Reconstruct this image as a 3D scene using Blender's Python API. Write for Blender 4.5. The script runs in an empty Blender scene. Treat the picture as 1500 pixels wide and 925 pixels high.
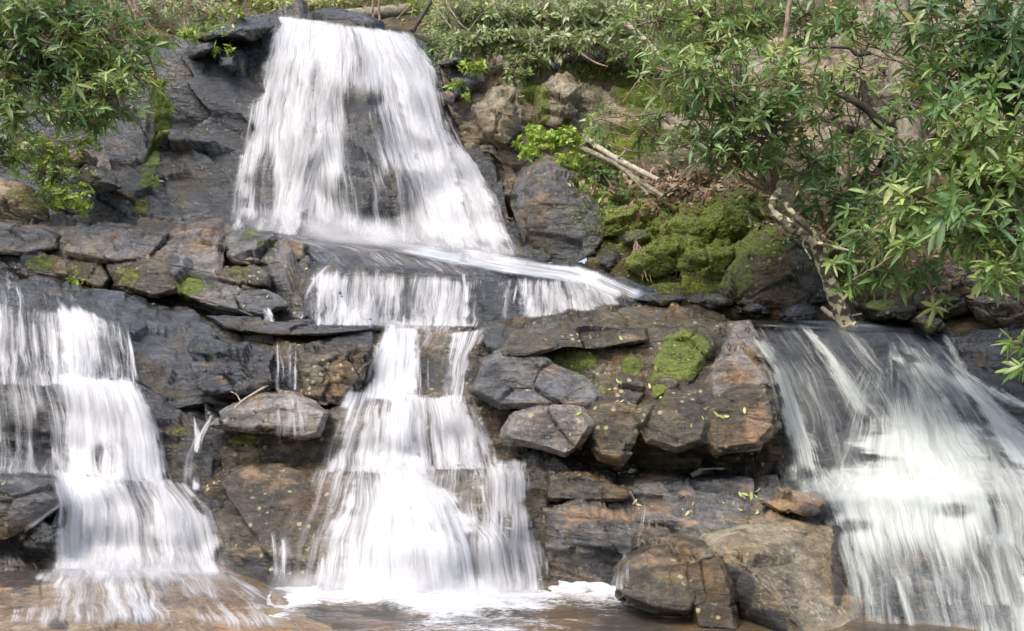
import bpy, math, random
import numpy as np
from mathutils import Vector
from mathutils.bvhtree import BVHTree

R = math.radians
random.seed(7)
rng = np.random.default_rng(7)
scene = bpy.context.scene
col = scene.collection

# ------------------------------------------------------------------ camera, sky, sun, exposure
F, CX, CY, CAMZ, PITCH = 1608.0, 750.0, 462.5, 1.9, R(3.5)
cd = bpy.data.cameras.new('camera')
cam = bpy.data.objects.new('camera', cd)
col.objects.link(cam)
cam.location = (0, 0, CAMZ)
cam.rotation_euler = (R(90) + PITCH, 0, 0)
cd.sensor_width = 36.0
cd.lens = F / 1500 * 36
cd.clip_end = 500
scene.camera = cam

SUN_EL, SUN_AZ = R(58), R(215)          # high sun behind the left shoulder, thin cloud
w = bpy.data.worlds.new('World')
scene.world = w
w.use_nodes = True
wn = w.node_tree
bg = wn.nodes['Background']
sky = wn.nodes.new('ShaderNodeTexSky')
sky.sky_type = 'NISHITA'
sky.sun_disc = False
sky.sun_elevation = SUN_EL
sky.sun_rotation = SUN_AZ
sky.air_density = 1.0
sky.dust_density = 4.0
wn.links.new(sky.outputs[0], bg.inputs[0])
bg.inputs[1].default_value = 0.14
sl = bpy.data.lights.new('sun', 'SUN')
sl.energy = 1.4
sl.angle = R(35)
sl.color = (1.0, 0.965, 0.90)
so = bpy.data.objects.new('sun', sl)
col.objects.link(so)
sd = Vector((math.sin(SUN_AZ) * math.cos(SUN_EL), math.cos(SUN_AZ) * math.cos(SUN_EL), math.sin(SUN_EL)))
so.rotation_euler = sd.to_track_quat('Z', 'Y').to_euler()
so.location = (-6, -6, 14)
vs = scene.view_settings
vs.view_transform = 'Standard'
vs.look = 'None'
vs.exposure = 1.0
vs.gamma = 1.0
vs.use_curve_mapping = False
scene.cycles.transparent_max_bounces = 24
scene.cycles.max_bounces = 6
scene.cycles.diffuse_bounces = 2
scene.cycles.glossy_bounces = 2
scene.cycles.transmission_bounces = 3

# ------------------------------------------------------------------ numpy noise
def _h(i, j, k, s):
    a = (i.astype(np.int64) * 374761393 + j.astype(np.int64) * 668265263 + k.astype(np.int64) * 2147483647 + s * 974711) & 0xFFFFFFFF
    a = ((a ^ (a >> 13)) * 1274126177) & 0xFFFFFFFF
    a = ((a ^ (a >> 16)) * 2246822519) & 0xFFFFFFFF
    a = a ^ (a >> 15)
    return (a & 0xFFFFFF) / float(0x1000000)

def vnoise(p, s=0):
    f = np.floor(p)
    t = p - f
    t = t * t * (3 - 2 * t)
    i, j, k = f[:, 0], f[:, 1], f[:, 2]
    out = 0
    for dx in (0, 1):
        wx = t[:, 0] if dx else 1 - t[:, 0]
        for dy in (0, 1):
            wy = t[:, 1] if dy else 1 - t[:, 1]
            for dz in (0, 1):
                wz = t[:, 2] if dz else 1 - t[:, 2]
                out = out + wx * wy * wz * _h(i + dx, j + dy, k + dz, s)
    return out

def fbm(p, o=4, s=0, g=0.5):
    a, tot, out = 1.0, 0.0, 0
    for n in range(o):
        out = out + a * vnoise(p * (2.03 ** n) + 17.3 * n, s + n)
        tot += a
        a *= g
    return out / tot

def worley(p, s=0):
    f = np.floor(p)
    n = len(p)
    d1 = np.full(n, 9.0); d2 = np.full(n, 9.0)
    c1 = np.zeros((n, 3)); r1 = np.zeros((n, 4))
    for dx in (-1, 0, 1):
        for dy in (-1, 0, 1):
            for dz in (-1, 0, 1):
                i, j, k = f[:, 0] + dx, f[:, 1] + dy, f[:, 2] + dz
                c = np.stack([i + 0.1 + 0.8 * _h(i, j, k, s), j + 0.1 + 0.8 * _h(i, j, k, s + 1), k + 0.1 + 0.8 * _h(i, j, k, s + 2)], 1)
                d = np.sqrt(((p - c) ** 2).sum(1))
                m = d < d1
                d2 = np.where(m, d1, np.minimum(d2, d))
                d1 = np.where(m, d, d1)
                c1[m] = c[m]
                if m.any():
                    im, jm, km = i[m], j[m], k[m]
                    r1[m] = np.stack([_h(im, jm, km, s + 5), _h(im, jm, km, s + 6), _h(im, jm, km, s + 7), _h(im, jm, km, s + 8)], 1)
    return d1, d2, p - c1, r1

def sstep(a, b, x):
    t = np.clip((x - a) / (b - a), 0, 1)
    return t * t * (3 - 2 * t)

# ------------------------------------------------------------------ picture layout -> world
cP, sP = math.cos(PITCH), math.sin(PITCH)
def rays(px, py):
    x = (np.asarray(px, float) - CX) / F
    y = -(np.asarray(py, float) - CY) / F
    return np.stack([x, cP - y * sP, sP + y * cP], -1)

def W(px, py, Y):
    d = rays(px, py)
    s = np.asarray(Y, float) / d[..., 1]
    o = d * s[..., None]
    o[..., 2] += CAMZ
    return o

def pix(P):
    q = P - np.array([0, 0, CAMZ])
    z = q[:, 1] * cP + q[:, 2] * sP
    y = -q[:, 1] * sP + q[:, 2] * cP
    return CX + F * q[:, 0] / z, CY - F * y / z

def resample(poly, n):
    a = np.array(poly, float)
    d = np.r_[0, np.cumsum(np.hypot(np.diff(a[:, 0]), np.diff(a[:, 1])))]
    t = np.linspace(0, d[-1], n)
    return np.stack([np.interp(t, d, a[:, i]) for i in range(a.shape[1])], 1)

# ------------------------------------------------------------------ objects
def tag(o, label=None, cat=None, group=None, kind=None):
    if label: o['label'] = label
    if cat: o['category'] = cat
    if group: o['group'] = group
    if kind: o['kind'] = kind
    return o

def mesh_obj(name, V, faces, mat, parent=None, smooth=True, attrs=None, uv=None, origin=True):
    V = np.asarray(V, float)
    loc = np.zeros(3)
    if origin and parent is None:
        loc = np.array([(V[:, 0].min() + V[:, 0].max()) / 2, (V[:, 1].min() + V[:, 1].max()) / 2, V[:, 2].min()])
    elif parent is not None:
        loc = np.array(parent.location)
    me = bpy.data.meshes.new(name)
    L = V - loc
    sizes = {}
    groups = []
    for fa in (faces if isinstance(faces, list) else [faces]):
        fa = np.asarray(fa, np.int32)
        if len(fa): groups.append(fa)
    nl = sum(g.size for g in groups)
    nf = sum(len(g) for g in groups)
    me.vertices.add(len(L)); me.vertices.foreach_set('co', L.astype(np.float32).ravel())
    me.loops.add(nl); me.polygons.add(nf)
    li = np.concatenate([g.ravel() for g in groups])
    tot = np.concatenate([np.full(len(g), g.shape[1], np.int32) for g in groups])
    st = np.r_[0, np.cumsum(tot)[:-1]].astype(np.int32)
    me.loops.foreach_set('vertex_index', li)
    me.polygons.foreach_set('loop_start', st)
    me.polygons.foreach_set('loop_total', tot)
    me.polygons.foreach_set('use_smooth', np.full(nf, smooth))
    if attrs:
        for k, v in attrs.items():
            v = np.asarray(v, np.float32)
            if v.ndim == 1:
                me.attributes.new(k, 'FLOAT', 'POINT').data.foreach_set('value', v)
            else:
                me.attributes.new(k, 'FLOAT_COLOR', 'POINT').data.foreach_set('color', np.c_[v, np.ones(len(v))].astype(np.float32).ravel())
    if uv is not None:
        ul = me.uv_layers.new(name='UVMap')
        ul.data.foreach_set('uv', np.asarray(uv, np.float32)[li].ravel())
    me.update(calc_edges=True)
    me.validate()
    if mat: me.materials.append(mat)
    o = bpy.data.objects.new(name, me)
    col.objects.link(o)
    if parent is not None:
        o.parent = parent
    else:
        o.location = loc
    return o

def empty(name, loc):
    o = bpy.data.objects.new(name, None)
    o.location = loc
    col.objects.link(o)
    return o

def grid_faces(nv, nu, wrap=False, off=0):
    i = np.arange(nv - 1)[:, None]
    j = np.arange(nu if wrap else nu - 1)[None, :]
    j2 = (j + 1) % nu
    a = i * nu + j; b = i * nu + j2; c = (i + 1) * nu + j2; d = (i + 1) * nu + j
    return np.stack([a, d, c, b], -1).reshape(-1, 4) + off

# ------------------------------------------------------------------ materials
class NT:
    def __init__(s, name):
        s.m = bpy.data.materials.new(name)
        s.m.use_nodes = True
        s.t = s.m.node_tree
        s.t.nodes.clear()
        s.out = s.t.nodes.new('ShaderNodeOutputMaterial')
    def n(s, typ, ins=None, **kw):
        nd = s.t.nodes.new(typ)
        for k, v in kw.items(): setattr(nd, k, v)
        for k, v in (ins or {}).items():
            sk = nd.inputs[k]
            if isinstance(v, bpy.types.NodeSocket): s.t.links.new(v, sk)
            else: sk.default_value = v
        return nd
    def math(s, op, a, b=0.0, c=0.0, clamp=False):
        return s.n('ShaderNodeMath', {0: a, 1: b, 2: c}, operation=op, use_clamp=clamp).outputs[0]
    def smooth(s, x, a, b, o0=0.0, o1=1.0):
        return s.n('ShaderNodeMapRange', {'Value': x, 'From Min': a, 'From Max': b, 'To Min': o0, 'To Max': o1}, interpolation_type='SMOOTHSTEP').outputs[0]
    def noise(s, vec, scale, detail=4.0, rough=0.55, dist=0.0):
        return s.n('ShaderNodeTexNoise', {'Vector': vec, 'Scale': scale, 'Detail': detail, 'Roughness': rough, 'Distortion': dist}).outputs[0]
    def mix(s, f, a, b, blend='MIX'):
        nd = s.t.nodes.new('ShaderNodeMix')
        nd.data_type = 'RGBA'; nd.blend_type = blend
        for sk, v in ((nd.inputs[0], f), (nd.inputs[6], a), (nd.inputs[7], b)):
            if isinstance(v, bpy.types.NodeSocket): s.t.links.new(v, sk)
            else: sk.default_value = (*v, 1) if isinstance(v, tuple) and len(v) == 3 else v
        return nd.outputs[2]
    def ramp(s, f, stops):
        nd = s.n('ShaderNodeValToRGB', {0: f})
        e = nd.color_ramp.elements
        while len(e) < len(stops): e.new(0.5)
        for k, (p, c) in enumerate(stops):
            e[k].position = p; e[k].color = (*c, 1)
        return nd.outputs[0]
    def attr(s, name, out=2):
        return s.n('ShaderNodeAttribute', attribute_name=name).outputs[out]
    def surf(s, sh): s.t.links.new(sh, s.out.inputs[0])

def rock_mat(name, c0, c1, c2, c3=None, rough=(0.32, 0.6), lichen=0.0, bump=0.8, scale=1.0, rust=(0.24, 0.14, 0.065), spec=0.5, hue=1.0):
    T = NT(name)
    P = T.n('ShaderNodeNewGeometry').outputs['Position']
    mp = T.n('ShaderNodeMapping', {'Vector': P, 'Rotation': (0.1, R(13), 0.2), 'Scale': (1, 1, 1.9)}).outputs[0]
    n1 = T.noise(P, 0.9 * scale, 5, 0.6, 0.4)
    n2 = T.noise(mp, 4.5 * scale, 9, 0.68, 0.3)
    n3 = T.noise(P, 20.0, 7, 0.72)
    ms = T.n('ShaderNodeMapping', {'Vector': P, 'Rotation': (0.1, R(13), 0.2), 'Scale': (2.2, 2.2, 13)}).outputs[0]
    n4 = T.noise(ms, 1.0, 7, 0.65, 0.4)
    nb = T.noise(P, 2.1, 4, 0.6)
    f = T.math('ADD', T.math('ADD', T.math('MULTIPLY', n1, 0.36), T.math('MULTIPLY', n2, 0.38)), T.math('MULTIPLY', n4, 0.26))
    f = T.math('ADD', T.math('MULTIPLY', T.math('SUBTRACT', f, 0.5), 1.35), 0.5)
    c = T.ramp(f, [(0.34, c0), (0.47, c1), (0.60, c2), (0.72, c3 or c2)])
    c = T.mix(T.smooth(n3, 0.51, 0.68, 0, 0.6), c, (0.015, 0.015, 0.016))
    c = T.mix(T.smooth(n3, 0.47, 0.30, 0, 0.5), c, tuple(min(0.7, x * 1.9) for x in c2))
    # broad drifts of ochre and olive staining, and blue-grey sky sheen put into the colour
    nq = T.noise(P, 1.35, 5, 0.62, 0.6); nr = T.noise(mp, 2.3, 6, 0.65, 0.5)
    c = T.mix(T.smooth(nq, 0.50, 0.64, 0, hue), c, T.mix(1.0, c, (1.34, 0.97, 0.56), 'MULTIPLY'))
    c = T.mix(T.smooth(nq, 0.48, 0.32, 0, hue), c, T.mix(1.0, c, (0.86, 0.94, 1.07), 'MULTIPLY'))
    c = T.mix(T.smooth(nr, 0.55, 0.68, 0, hue * 0.8), c, T.mix(1.0, c, (0.72, 0.76, 0.34), 'MULTIPLY'))
    # tan, rusty and dark patches
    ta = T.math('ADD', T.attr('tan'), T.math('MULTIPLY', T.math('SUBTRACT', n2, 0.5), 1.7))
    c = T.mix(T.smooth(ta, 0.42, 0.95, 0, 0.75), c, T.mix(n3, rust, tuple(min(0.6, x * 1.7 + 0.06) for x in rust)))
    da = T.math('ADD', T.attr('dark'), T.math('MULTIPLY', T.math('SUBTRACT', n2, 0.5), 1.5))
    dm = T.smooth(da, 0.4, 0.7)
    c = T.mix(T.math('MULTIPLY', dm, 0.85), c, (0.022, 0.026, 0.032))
    # lichen
    if lichen:
        vo = T.n('ShaderNodeTexVoronoi', {'Vector': P, 'Scale': 9.0, 'Randomness': 1.0}, feature='F1').outputs[0]
        lm = T.math('MULTIPLY', T.smooth(T.math('ADD', vo, T.math('MULTIPLY', n3, 0.25)), 0.36, 0.30), T.smooth(nb, 0.60 - 0.12 * lichen, 0.66 - 0.12 * lichen))
        c = T.mix(T.math('MULTIPLY', lm, 0.8), c, T.mix(n2, (0.42, 0.34, 0.12), (0.50, 0.46, 0.33)))
    # moss
    ma = T.math('ADD', T.attr('moss'), T.math('MULTIPLY', T.math('SUBTRACT', T.math('ADD', T.math('MULTIPLY', n2, 0.6), T.math('MULTIPLY', n3, 0.4)), 0.5), 1.6))
    mm = T.smooth(ma, 0.42, 0.64)
    mc = T.ramp(T.math('ADD', T.math('MULTIPLY', n3, 0.6), T.math('MULTIPLY', nb, 0.4)), [(0.33, (0.024, 0.040, 0.005)), (0.5, (0.095, 0.125, 0.010)), (0.66, (0.23, 0.25, 0.02))])
    c = T.mix(mm, c, mc)
    ro = T.smooth(n2, 0.35, 0.65, rough[0], rough[1])
    nz = T.n('ShaderNodeSeparateXYZ', {0: T.n('ShaderNodeNewGeometry').outputs['Normal']}).outputs[2]
    ro = T.math('SUBTRACT', ro, T.math('MULTIPLY', dm, 0.10))
    ro = T.math('MAXIMUM', T.math('SUBTRACT', ro, T.smooth(nz, 0.3, 0.8, 0, 0.12)), 0.1)
    ro = T.math('MAXIMUM', ro, T.math('MULTIPLY', mm, 0.92))
    hgt = T.math('ADD', T.math('ADD', T.math('MULTIPLY', n2, 1.0), T.math('MULTIPLY', n4, 0.7)), T.math('MULTIPLY', n3, 0.32))
    hgt = T.math('ADD', hgt, T.math('MULTIPLY', mm, 0.25))
    bp = T.n('ShaderNodeBump', {'Strength': bump, 'Distance': 0.09, 'Height': hgt}).outputs[0]
    b = T.n('ShaderNodeBsdfPrincipled', {'Base Color': c, 'Roughness': ro, 'Normal': bp, 'Specular IOR Level': spec})
    T.surf(b.outputs[0])
    return T.m

M = {}
M['wet'] = rock_mat('wet_blue_rock', (0.008, 0.009, 0.010), (0.026, 0.029, 0.033), (0.072, 0.077, 0.084), (0.20, 0.20, 0.20), rough=(0.12, 0.36), spec=0.9)
M['grey'] = rock_mat('grey_rock', (0.018, 0.018, 0.017), (0.075, 0.072, 0.068), (0.18, 0.17, 0.16), (0.34, 0.315, 0.29), rough=(0.2, 0.45), lichen=0.2, spec=.8)
M['pink'] = rock_mat('pinkish_rock', (0.03, 0.026, 0.022), (0.15, 0.128, 0.110), (0.30, 0.262, 0.23), (0.46, 0.41, 0.36), rough=(0.18, 0.45), lichen=0.3, spec=.8)
M['brown'] = rock_mat('brown_rock', (0.010, 0.008, 0.005), (0.045, 0.036, 0.020), (0.13, 0.105, 0.065), (0.32, 0.28, 0.22), rough=(0.14, 0.42), lichen=1.0, spec=0.9)
M['tan'] = rock_mat('tan_rock', (0.06, 0.048, 0.03), (0.20, 0.165, 0.11), (0.36, 0.31, 0.22), (0.48, 0.43, 0.33), rough=(0.55, 0.85), lichen=0.4, hue=0.45)
M['orange'] = rock_mat('orange_rock', (0.07, 0.06, 0.05), (0.23, 0.16, 0.10), (0.38, 0.28, 0.18), (0.46, 0.36, 0.26), rough=(0.15, 0.4), spec=0.6, hue=0.5)
M['soil'] = rock_mat('soil', (0.025, 0.022, 0.010), (0.07, 0.058, 0.026), (0.14, 0.11, 0.055), (0.20, 0.16, 0.09), rough=(0.8, 0.95), bump=1.0)

# ------------------------------------------------------------------ rocks
ROCKS = []      # (vertices, faces) of everything water can run over

def courses(Q, h, wd, seed):
    """jointed beds: 0-mean relief of blocks in uneven courses, with bevelled joints"""
    wob = vnoise(Q * 0.9, seed) - .5
    zb = Q[:, 2] / h + 0.7 * wob
    zb = zb + 0.55 * (vnoise(np.stack([0 * zb, 0 * zb, zb * 0.8], 1), seed + 1) - .5)
    b = np.floor(zb); fz = zb - b
    z0 = np.zeros_like(b)
    xb = (Q[:, 0] + 0.6 * Q[:, 1]) / (wd * (0.7 + 0.8 * _h(b, z0, z0, seed + 2))) + 9 * _h(b, z0, z0, seed + 3) + 0.5 * (vnoise(Q * 1.7 + 5, seed + 4) - .5) + 0.35 * fz * (_h(b, z0, z0, seed + 9) - .5)
    x = np.floor(xb); fx = xb - x
    r = [_h(b, x, z0, seed + 5 + k) for k in range(4)]
    d = (r[0] - .5) * 1.7 + (r[1] - .5) * (fx - .5) * 1.6 + (r[2] - .5) * (fz - .5) * 1.8
    e = np.minimum(np.minimum(fx, 1 - fx) * wd, np.minimum(fz, 1 - fz) * h)
    return d - 0.55 * sstep(0.035, 0.0, e)

def disp(P, N, big=(0.9, 0.10), med=(0.32, 0.05), rough=0.03, lump=0.0, seed=0, crack=0.05, blk=1.0, wet=None):
    a = R(13)
    Q = np.stack([P[:, 0] * math.cos(a) - P[:, 2] * math.sin(a), P[:, 1], P[:, 0] * math.sin(a) + P[:, 2] * math.cos(a)], 1)
    wv = np.stack([fbm(P * 1.3 + 31 * k, 3, seed + k) for k in range(3)], 1) - 0.5
    Q2 = (Q + wv * 0.12) * np.array([1, 1, 1.5])
    d = np.zeros(len(P))
    for (cell, amp), sd, kt in ((big, 11, 1.0), (med, 29, .45)):
        d1, d2, v, r = worley(Q2 / (cell * 1.15), seed + sd)
        tilt = (r[:, :3] - 0.5) * 2
        d += kt * amp * ((r[:, 3] - 0.5) * 0.9 + (tilt * v).sum(1) * 2.0)
        d -= kt * crack * amp / 0.1 * sstep(0.05, 0.0, d2 - d1)
    if blk:
        d += blk * big[1] * 0.75 * courses(Q, big[0] * 0.42, big[0] * 1.0, seed + 100)
        d += blk * med[1] * 0.75 * courses(Q + wv * .05, med[0] * 0.45, med[0] * 1.2, seed + 140)
    d += rough * 0.5 * (fbm(Q * 4.0, 4, seed + 50, 0.6) - 0.5)
    d += rough * 0.8 * (fbm(Q * np.array([11.0, 11.0, 24.0]), 3, seed + 60, 0.65) - 0.5)
    if lump: d += lump * (1 - np.abs(fbm(P * 2.6, 3, seed + 70) * 2 - 1) * 2)
    return P + N * d[:, None]

def grid_normals(G):
    du = np.gradient(G, axis=1); dv = np.gradient(G, axis=0)
    n = np.cross(dv, du)
    n /= np.linalg.norm(n, axis=2, keepdims=True) + 1e-9
    return n

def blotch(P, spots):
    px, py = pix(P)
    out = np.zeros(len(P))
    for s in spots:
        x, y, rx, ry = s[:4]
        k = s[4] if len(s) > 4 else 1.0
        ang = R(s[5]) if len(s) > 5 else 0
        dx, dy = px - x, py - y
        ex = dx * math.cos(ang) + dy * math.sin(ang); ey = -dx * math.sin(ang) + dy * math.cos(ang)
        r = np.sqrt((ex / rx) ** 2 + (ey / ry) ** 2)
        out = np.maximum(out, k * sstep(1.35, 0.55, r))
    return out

def paint(P, N, st):
    up = N[:, 2]
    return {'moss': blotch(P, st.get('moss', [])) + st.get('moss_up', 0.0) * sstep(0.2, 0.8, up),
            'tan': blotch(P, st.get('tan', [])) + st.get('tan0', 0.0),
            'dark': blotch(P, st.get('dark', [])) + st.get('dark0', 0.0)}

EXT = 320
def extend(c):
    c = [tuple(map(float, p)) for p in c]
    if c[0][0] < 0: c = [(c[0][0] - EXT, c[0][1], c[0][2])] + c
    if c[-1][0] > 1500: c = c + [(c[-1][0] + EXT, c[-1][1] + 0.15 * EXT, c[-1][2])]
    return c

def smooth_axis(G, ax, k):
    for _ in range(k):
        H = G.copy()
        sl = [slice(None)] * 3
        a, b, c = list(sl), list(sl), list(sl)
        a[ax] = slice(0, -2); b[ax] = slice(1, -1); c[ax] = slice(2, None)
        H[tuple(b)] = 0.25 * G[tuple(a)] + 0.5 * G[tuple(b)] + 0.25 * G[tuple(c)]
        G = H
    return G

def loft(name, contours, mat, label=None, cat=None, kind=None, group=None, st=None, dp=None, back=1.2, res=3.0, soft=2, water=True, parent=None):
    """a ledge or face of rock: crease lines from back/top to foot, filled, fractured, closed behind"""
    st = st or {}
    cs = [np.array(extend(c)) for c in contours]
    nu = int(min(900, max(np.hypot(np.diff(c[:, 0]), np.diff(c[:, 1])).sum() for c in cs) / res)) + 2
    rows = []
    rs = [resample(c, nu) for c in cs]
    for a, b in zip(rs[:-1], rs[1:]):
        pa, pb = W(a[:, 0], a[:, 1], a[:, 2]), W(b[:, 0], b[:, 1], b[:, 2])
        dist = np.hypot(a[:, 0] - b[:, 0], a[:, 1] - b[:, 1]).mean() / res
        real = np.linalg.norm(pa - pb, axis=1).mean() / 0.06
        n = int(np.clip(max(dist, real * 0.6), 3, 160))
        for t in np.arange(n) / n: rows.append(pa + (pb - pa) * t)
    rows.append(pb)
    G = np.array(rows)
    G = smooth_axis(G, 0, soft); G = smooth_axis(G, 1, soft)
    N = grid_normals(G)
    if N[..., 1].mean() > 0: N = -N
    P = disp(G.reshape(-1, 3), N.reshape(-1, 3), **(dp or {}))
    nv = G.shape[0]
    G2 = P.reshape(G.shape)
    N2 = grid_normals(G2)
    if N2[..., 1].mean() > 0: N2 = -N2
    at = paint(P, N2.reshape(-1, 3), st)
    faces = [grid_faces(nv, nu)]
    # skirt going back
    ring = np.r_[np.arange(nu), np.arange(1, nv) * nu + nu - 1, (nv - 1) * nu + np.arange(nu - 2, -1, -1), np.arange(nv - 2, 0, -1) * nu]
    B = P[ring] + np.array([0, back, -0.1])
    k = len(ring); o0 = len(P)
    i = np.arange(k); j = (i + 1) % k
    faces.append(np.stack([ring[i], ring[j], o0 + j, o0 + i], 1))
    at = {q: np.r_[v, v[ring]] for q, v in at.items()}
    V = np.r_[P, B]
    if water: ROCKS.append((P, faces[0]))
    o = mesh_obj(name, V, faces, M[mat], attrs=at, parent=parent)
    return tag(o, label, cat, group, kind) if parent is None else o

def boulder(name, outline, centre, mat, label, cat='boulder', group=None, st=None, dp=None, p=3.0, back=1.0, res=3.0, water=True, parent=None):
    """a closed stone: outline (px,py,depth), centre (px,py,depth), rounded over its rim and closed behind"""
    st = st or {}
    o = np.array(outline, float)
    o = np.r_[o, o[:1]]
    per = np.hypot(np.diff(o[:, 0]), np.diff(o[:, 1])).sum()
    nu = int(np.clip(per / res, 28, 420))
    q = resample(o, nu + 1)[:-1]
    c = np.array(centre, float)
    nr = int(np.clip(np.hypot(q[:, 0] - c[0], q[:, 1] - c[1]).max() / res, 8, 120))
    s = (1 - (1 - np.linspace(0, 1, nr)) ** 1.25)[1:]
    flat = p >= 3.5
    A = np.c_[o[:-1, 0] - c[0], o[:-1, 1] - c[1], np.ones(len(o) - 1)]
    co = np.linalg.lstsq(A, o[:-1, 2] - o[:-1, 2].mean(), rcond=None)[0] * (0.65 if flat else 0.0)
    e0, e1 = o[:-1, :2], o[1:, :2]
    el2 = ((e1 - e0) ** 2).sum(1)
    def inset(x, y):
        q_ = np.stack([x, y], -1)[:, None]
        tt = np.clip(((q_ - e0) * (e1 - e0)).sum(-1) / el2, 0, 1)
        return np.sqrt((((e0 + tt[..., None] * (e1 - e0)) - q_) ** 2).sum(-1)).min(1)
    bev = 0.30 * inset(c[:1], c[1:2])[0]
    rows = []
    for t in s:
        x = c[0] + (q[:, 0] - c[0]) * t; y = c[1] + (q[:, 1] - c[1]) * t
        if flat:
            Yf = c[2] + co[0] * (x - c[0]) + co[1] * (y - c[1])
            k = np.clip(1 - inset(x, y) / bev, 0, 1) ** 1.25
            Y = Yf + (q[:, 2] - (c[2] + co[0] * (q[:, 0] - c[0]) + co[1] * (q[:, 1] - c[1]))) * k * 0.62
        else:
            Y = c[2] + (q[:, 2] - c[2]) * t ** p
        rows.append(W(x, y, Y))
    nb = max(4, nr // 4)
    e = rows[-1]; mid = W(c[0], c[1], c[2] + back) + np.array([0, 0, -0.1])
    for t in np.linspace(0, 1, nb + 1)[1:]:
        ang = t * math.pi / 2
        r = e + (mid - e) * (1 - math.cos(ang)) ** 0.8
        r[:, 1] = e[:, 1] + (mid[1] - e[:, 1]) * math.sin(ang)
        rows.append(r)
    G = np.array(rows)
    Gw = np.concatenate([G[:, -1:], G, G[:, :1]], 1)
    N = grid_normals(Gw)[:, 1:-1]
    if N[: nr // 2, :, 1].mean() > 0: N = -N
    Nd = N * 0.3 + np.array([0, -0.66, 0.2]) * np.r_[np.ones(len(s)), np.linspace(.8, -1, nb)][:, None, None]
    Nd /= np.linalg.norm(Nd, axis=2, keepdims=True)
    dp = dict(dp or {})
    dp.setdefault('blk', 0.3)
    P = disp(G.reshape(-1, 3), Nd.reshape(-1, 3), **dp)
    G2 = P.reshape(G.shape)
    N2 = grid_normals(np.concatenate([G2[:, -1:], G2, G2[:, :1]], 1))[:, 1:-1]
    if N2[: nr // 2, :, 1].mean() > 0: N2 = -N2
    at = paint(P, N2.reshape(-1, 3), st)
    nv = G.shape[0]
    f = [grid_faces(nv, nu, True)]
    cfront = P[:nu].mean(0)
    V = np.r_[P, [cfront], [P[-nu:].mean(0)]]
    at = {k: np.r_[v, v[:nu].mean(), v[-1]] for k, v in at.items()}
    j = np.arange(nu)
    f.append(np.stack([np.full(nu, nv * nu), j, (j + 1) % nu], 1))
    f.append(np.stack([np.full(nu, nv * nu + 1), (nv - 1) * nu + (j + 1) % nu, (nv - 1) * nu + j], 1))
    if water: ROCKS.append((V, f))
    ob = mesh_obj(name, V, f, M[mat], attrs=at, parent=parent)
    return tag(ob, label, cat, group) if parent is None else ob
# ------------------------------------------------------------------ hillside and banks (ground)
loft('hillside', [
    [(-80, -260, 44), (400, -180, 44), (800, -260, 44), (1560, -420, 40)],
    [(-80, -60, 27), (300, -20, 28), (450, 2, 30), (600, -10, 28), (800, -40, 27), (1560, -180, 26)],
    [(-80, 40, 21.5), (200, 40, 21.5), (330, 40, 22), (460, 24, 23), (600, 50, 22), (700, 85, 21.2), (900, 80, 21), (1200, 40, 21), (1560, -40, 20.5)],
    [(-80, 200, 20.6), (300, 200, 20.6), (700, 200, 20.6), (900, 200, 20.4), (1200, 200, 20), (1560, 200, 19)]],
    'soil', kind='structure', back=2, res=7,
    dp=dict(big=(2.0, 0.25), med=(0.6, 0.08), rough=0.1, blk=.3), st=dict(moss_up=0.35))

loft('bank', [
    [(850, 205, 19.0), (950, 200, 19.0), (1100, 190, 18.8), (1250, 190, 18.4), (1400, 190, 18), (1560, 190, 17.4)],
    [(850, 240, 17.9), (950, 262, 17.6), (1050, 262, 17.3), (1200, 270, 16.8), (1400, 280, 16.2), (1560, 290, 15.6)],
    [(862, 300, 17.0), (950, 300, 16.7), (1050, 300, 16.4), (1200, 320, 15.7), (1350, 340, 15.3), (1560, 360, 14.6)],
    [(870, 355, 16.2), (950, 370, 15.7), (1040, 375, 15.4), (1200, 390, 15.0), (1350, 410, 14.6), (1560, 430, 14.0)],
    [(862, 398, 15.7), (930, 418, 15.2), (1000, 440, 14.7), (1100, 452, 14.3), (1250, 465, 14.0), (1400, 480, 13.7), (1560, 500, 13.2)],
    [(862, 420, 15.7), (930, 440, 15.2), (1000, 462, 14.7), (1100, 475, 14.3), (1250, 488, 14.0), (1400, 510, 13.7), (1560, 530, 13.2)]],
    'soil', kind='structure', back=1.5, res=4,
    dp=dict(big=(0.7, 0.12), med=(0.25, 0.06), rough=0.1, lump=0.06, blk=.3),
    st=dict(moss=[(900, 310, 60, 60, .8), (960, 330, 80, 45, .75), (1030, 330, 70, 70, .8), (1100, 300, 60, 50, .6), (1230, 380, 60, 50, .6), (870, 255, 40, 40, .6), (1000, 400, 120, 50, .6), (1150, 300, 60, 40, .5), (1300, 420, 120, 50, .45)],
            tan=[(985, 275, 60, 22, .45), (1200, 320, 40, 30, .4)]))

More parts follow.
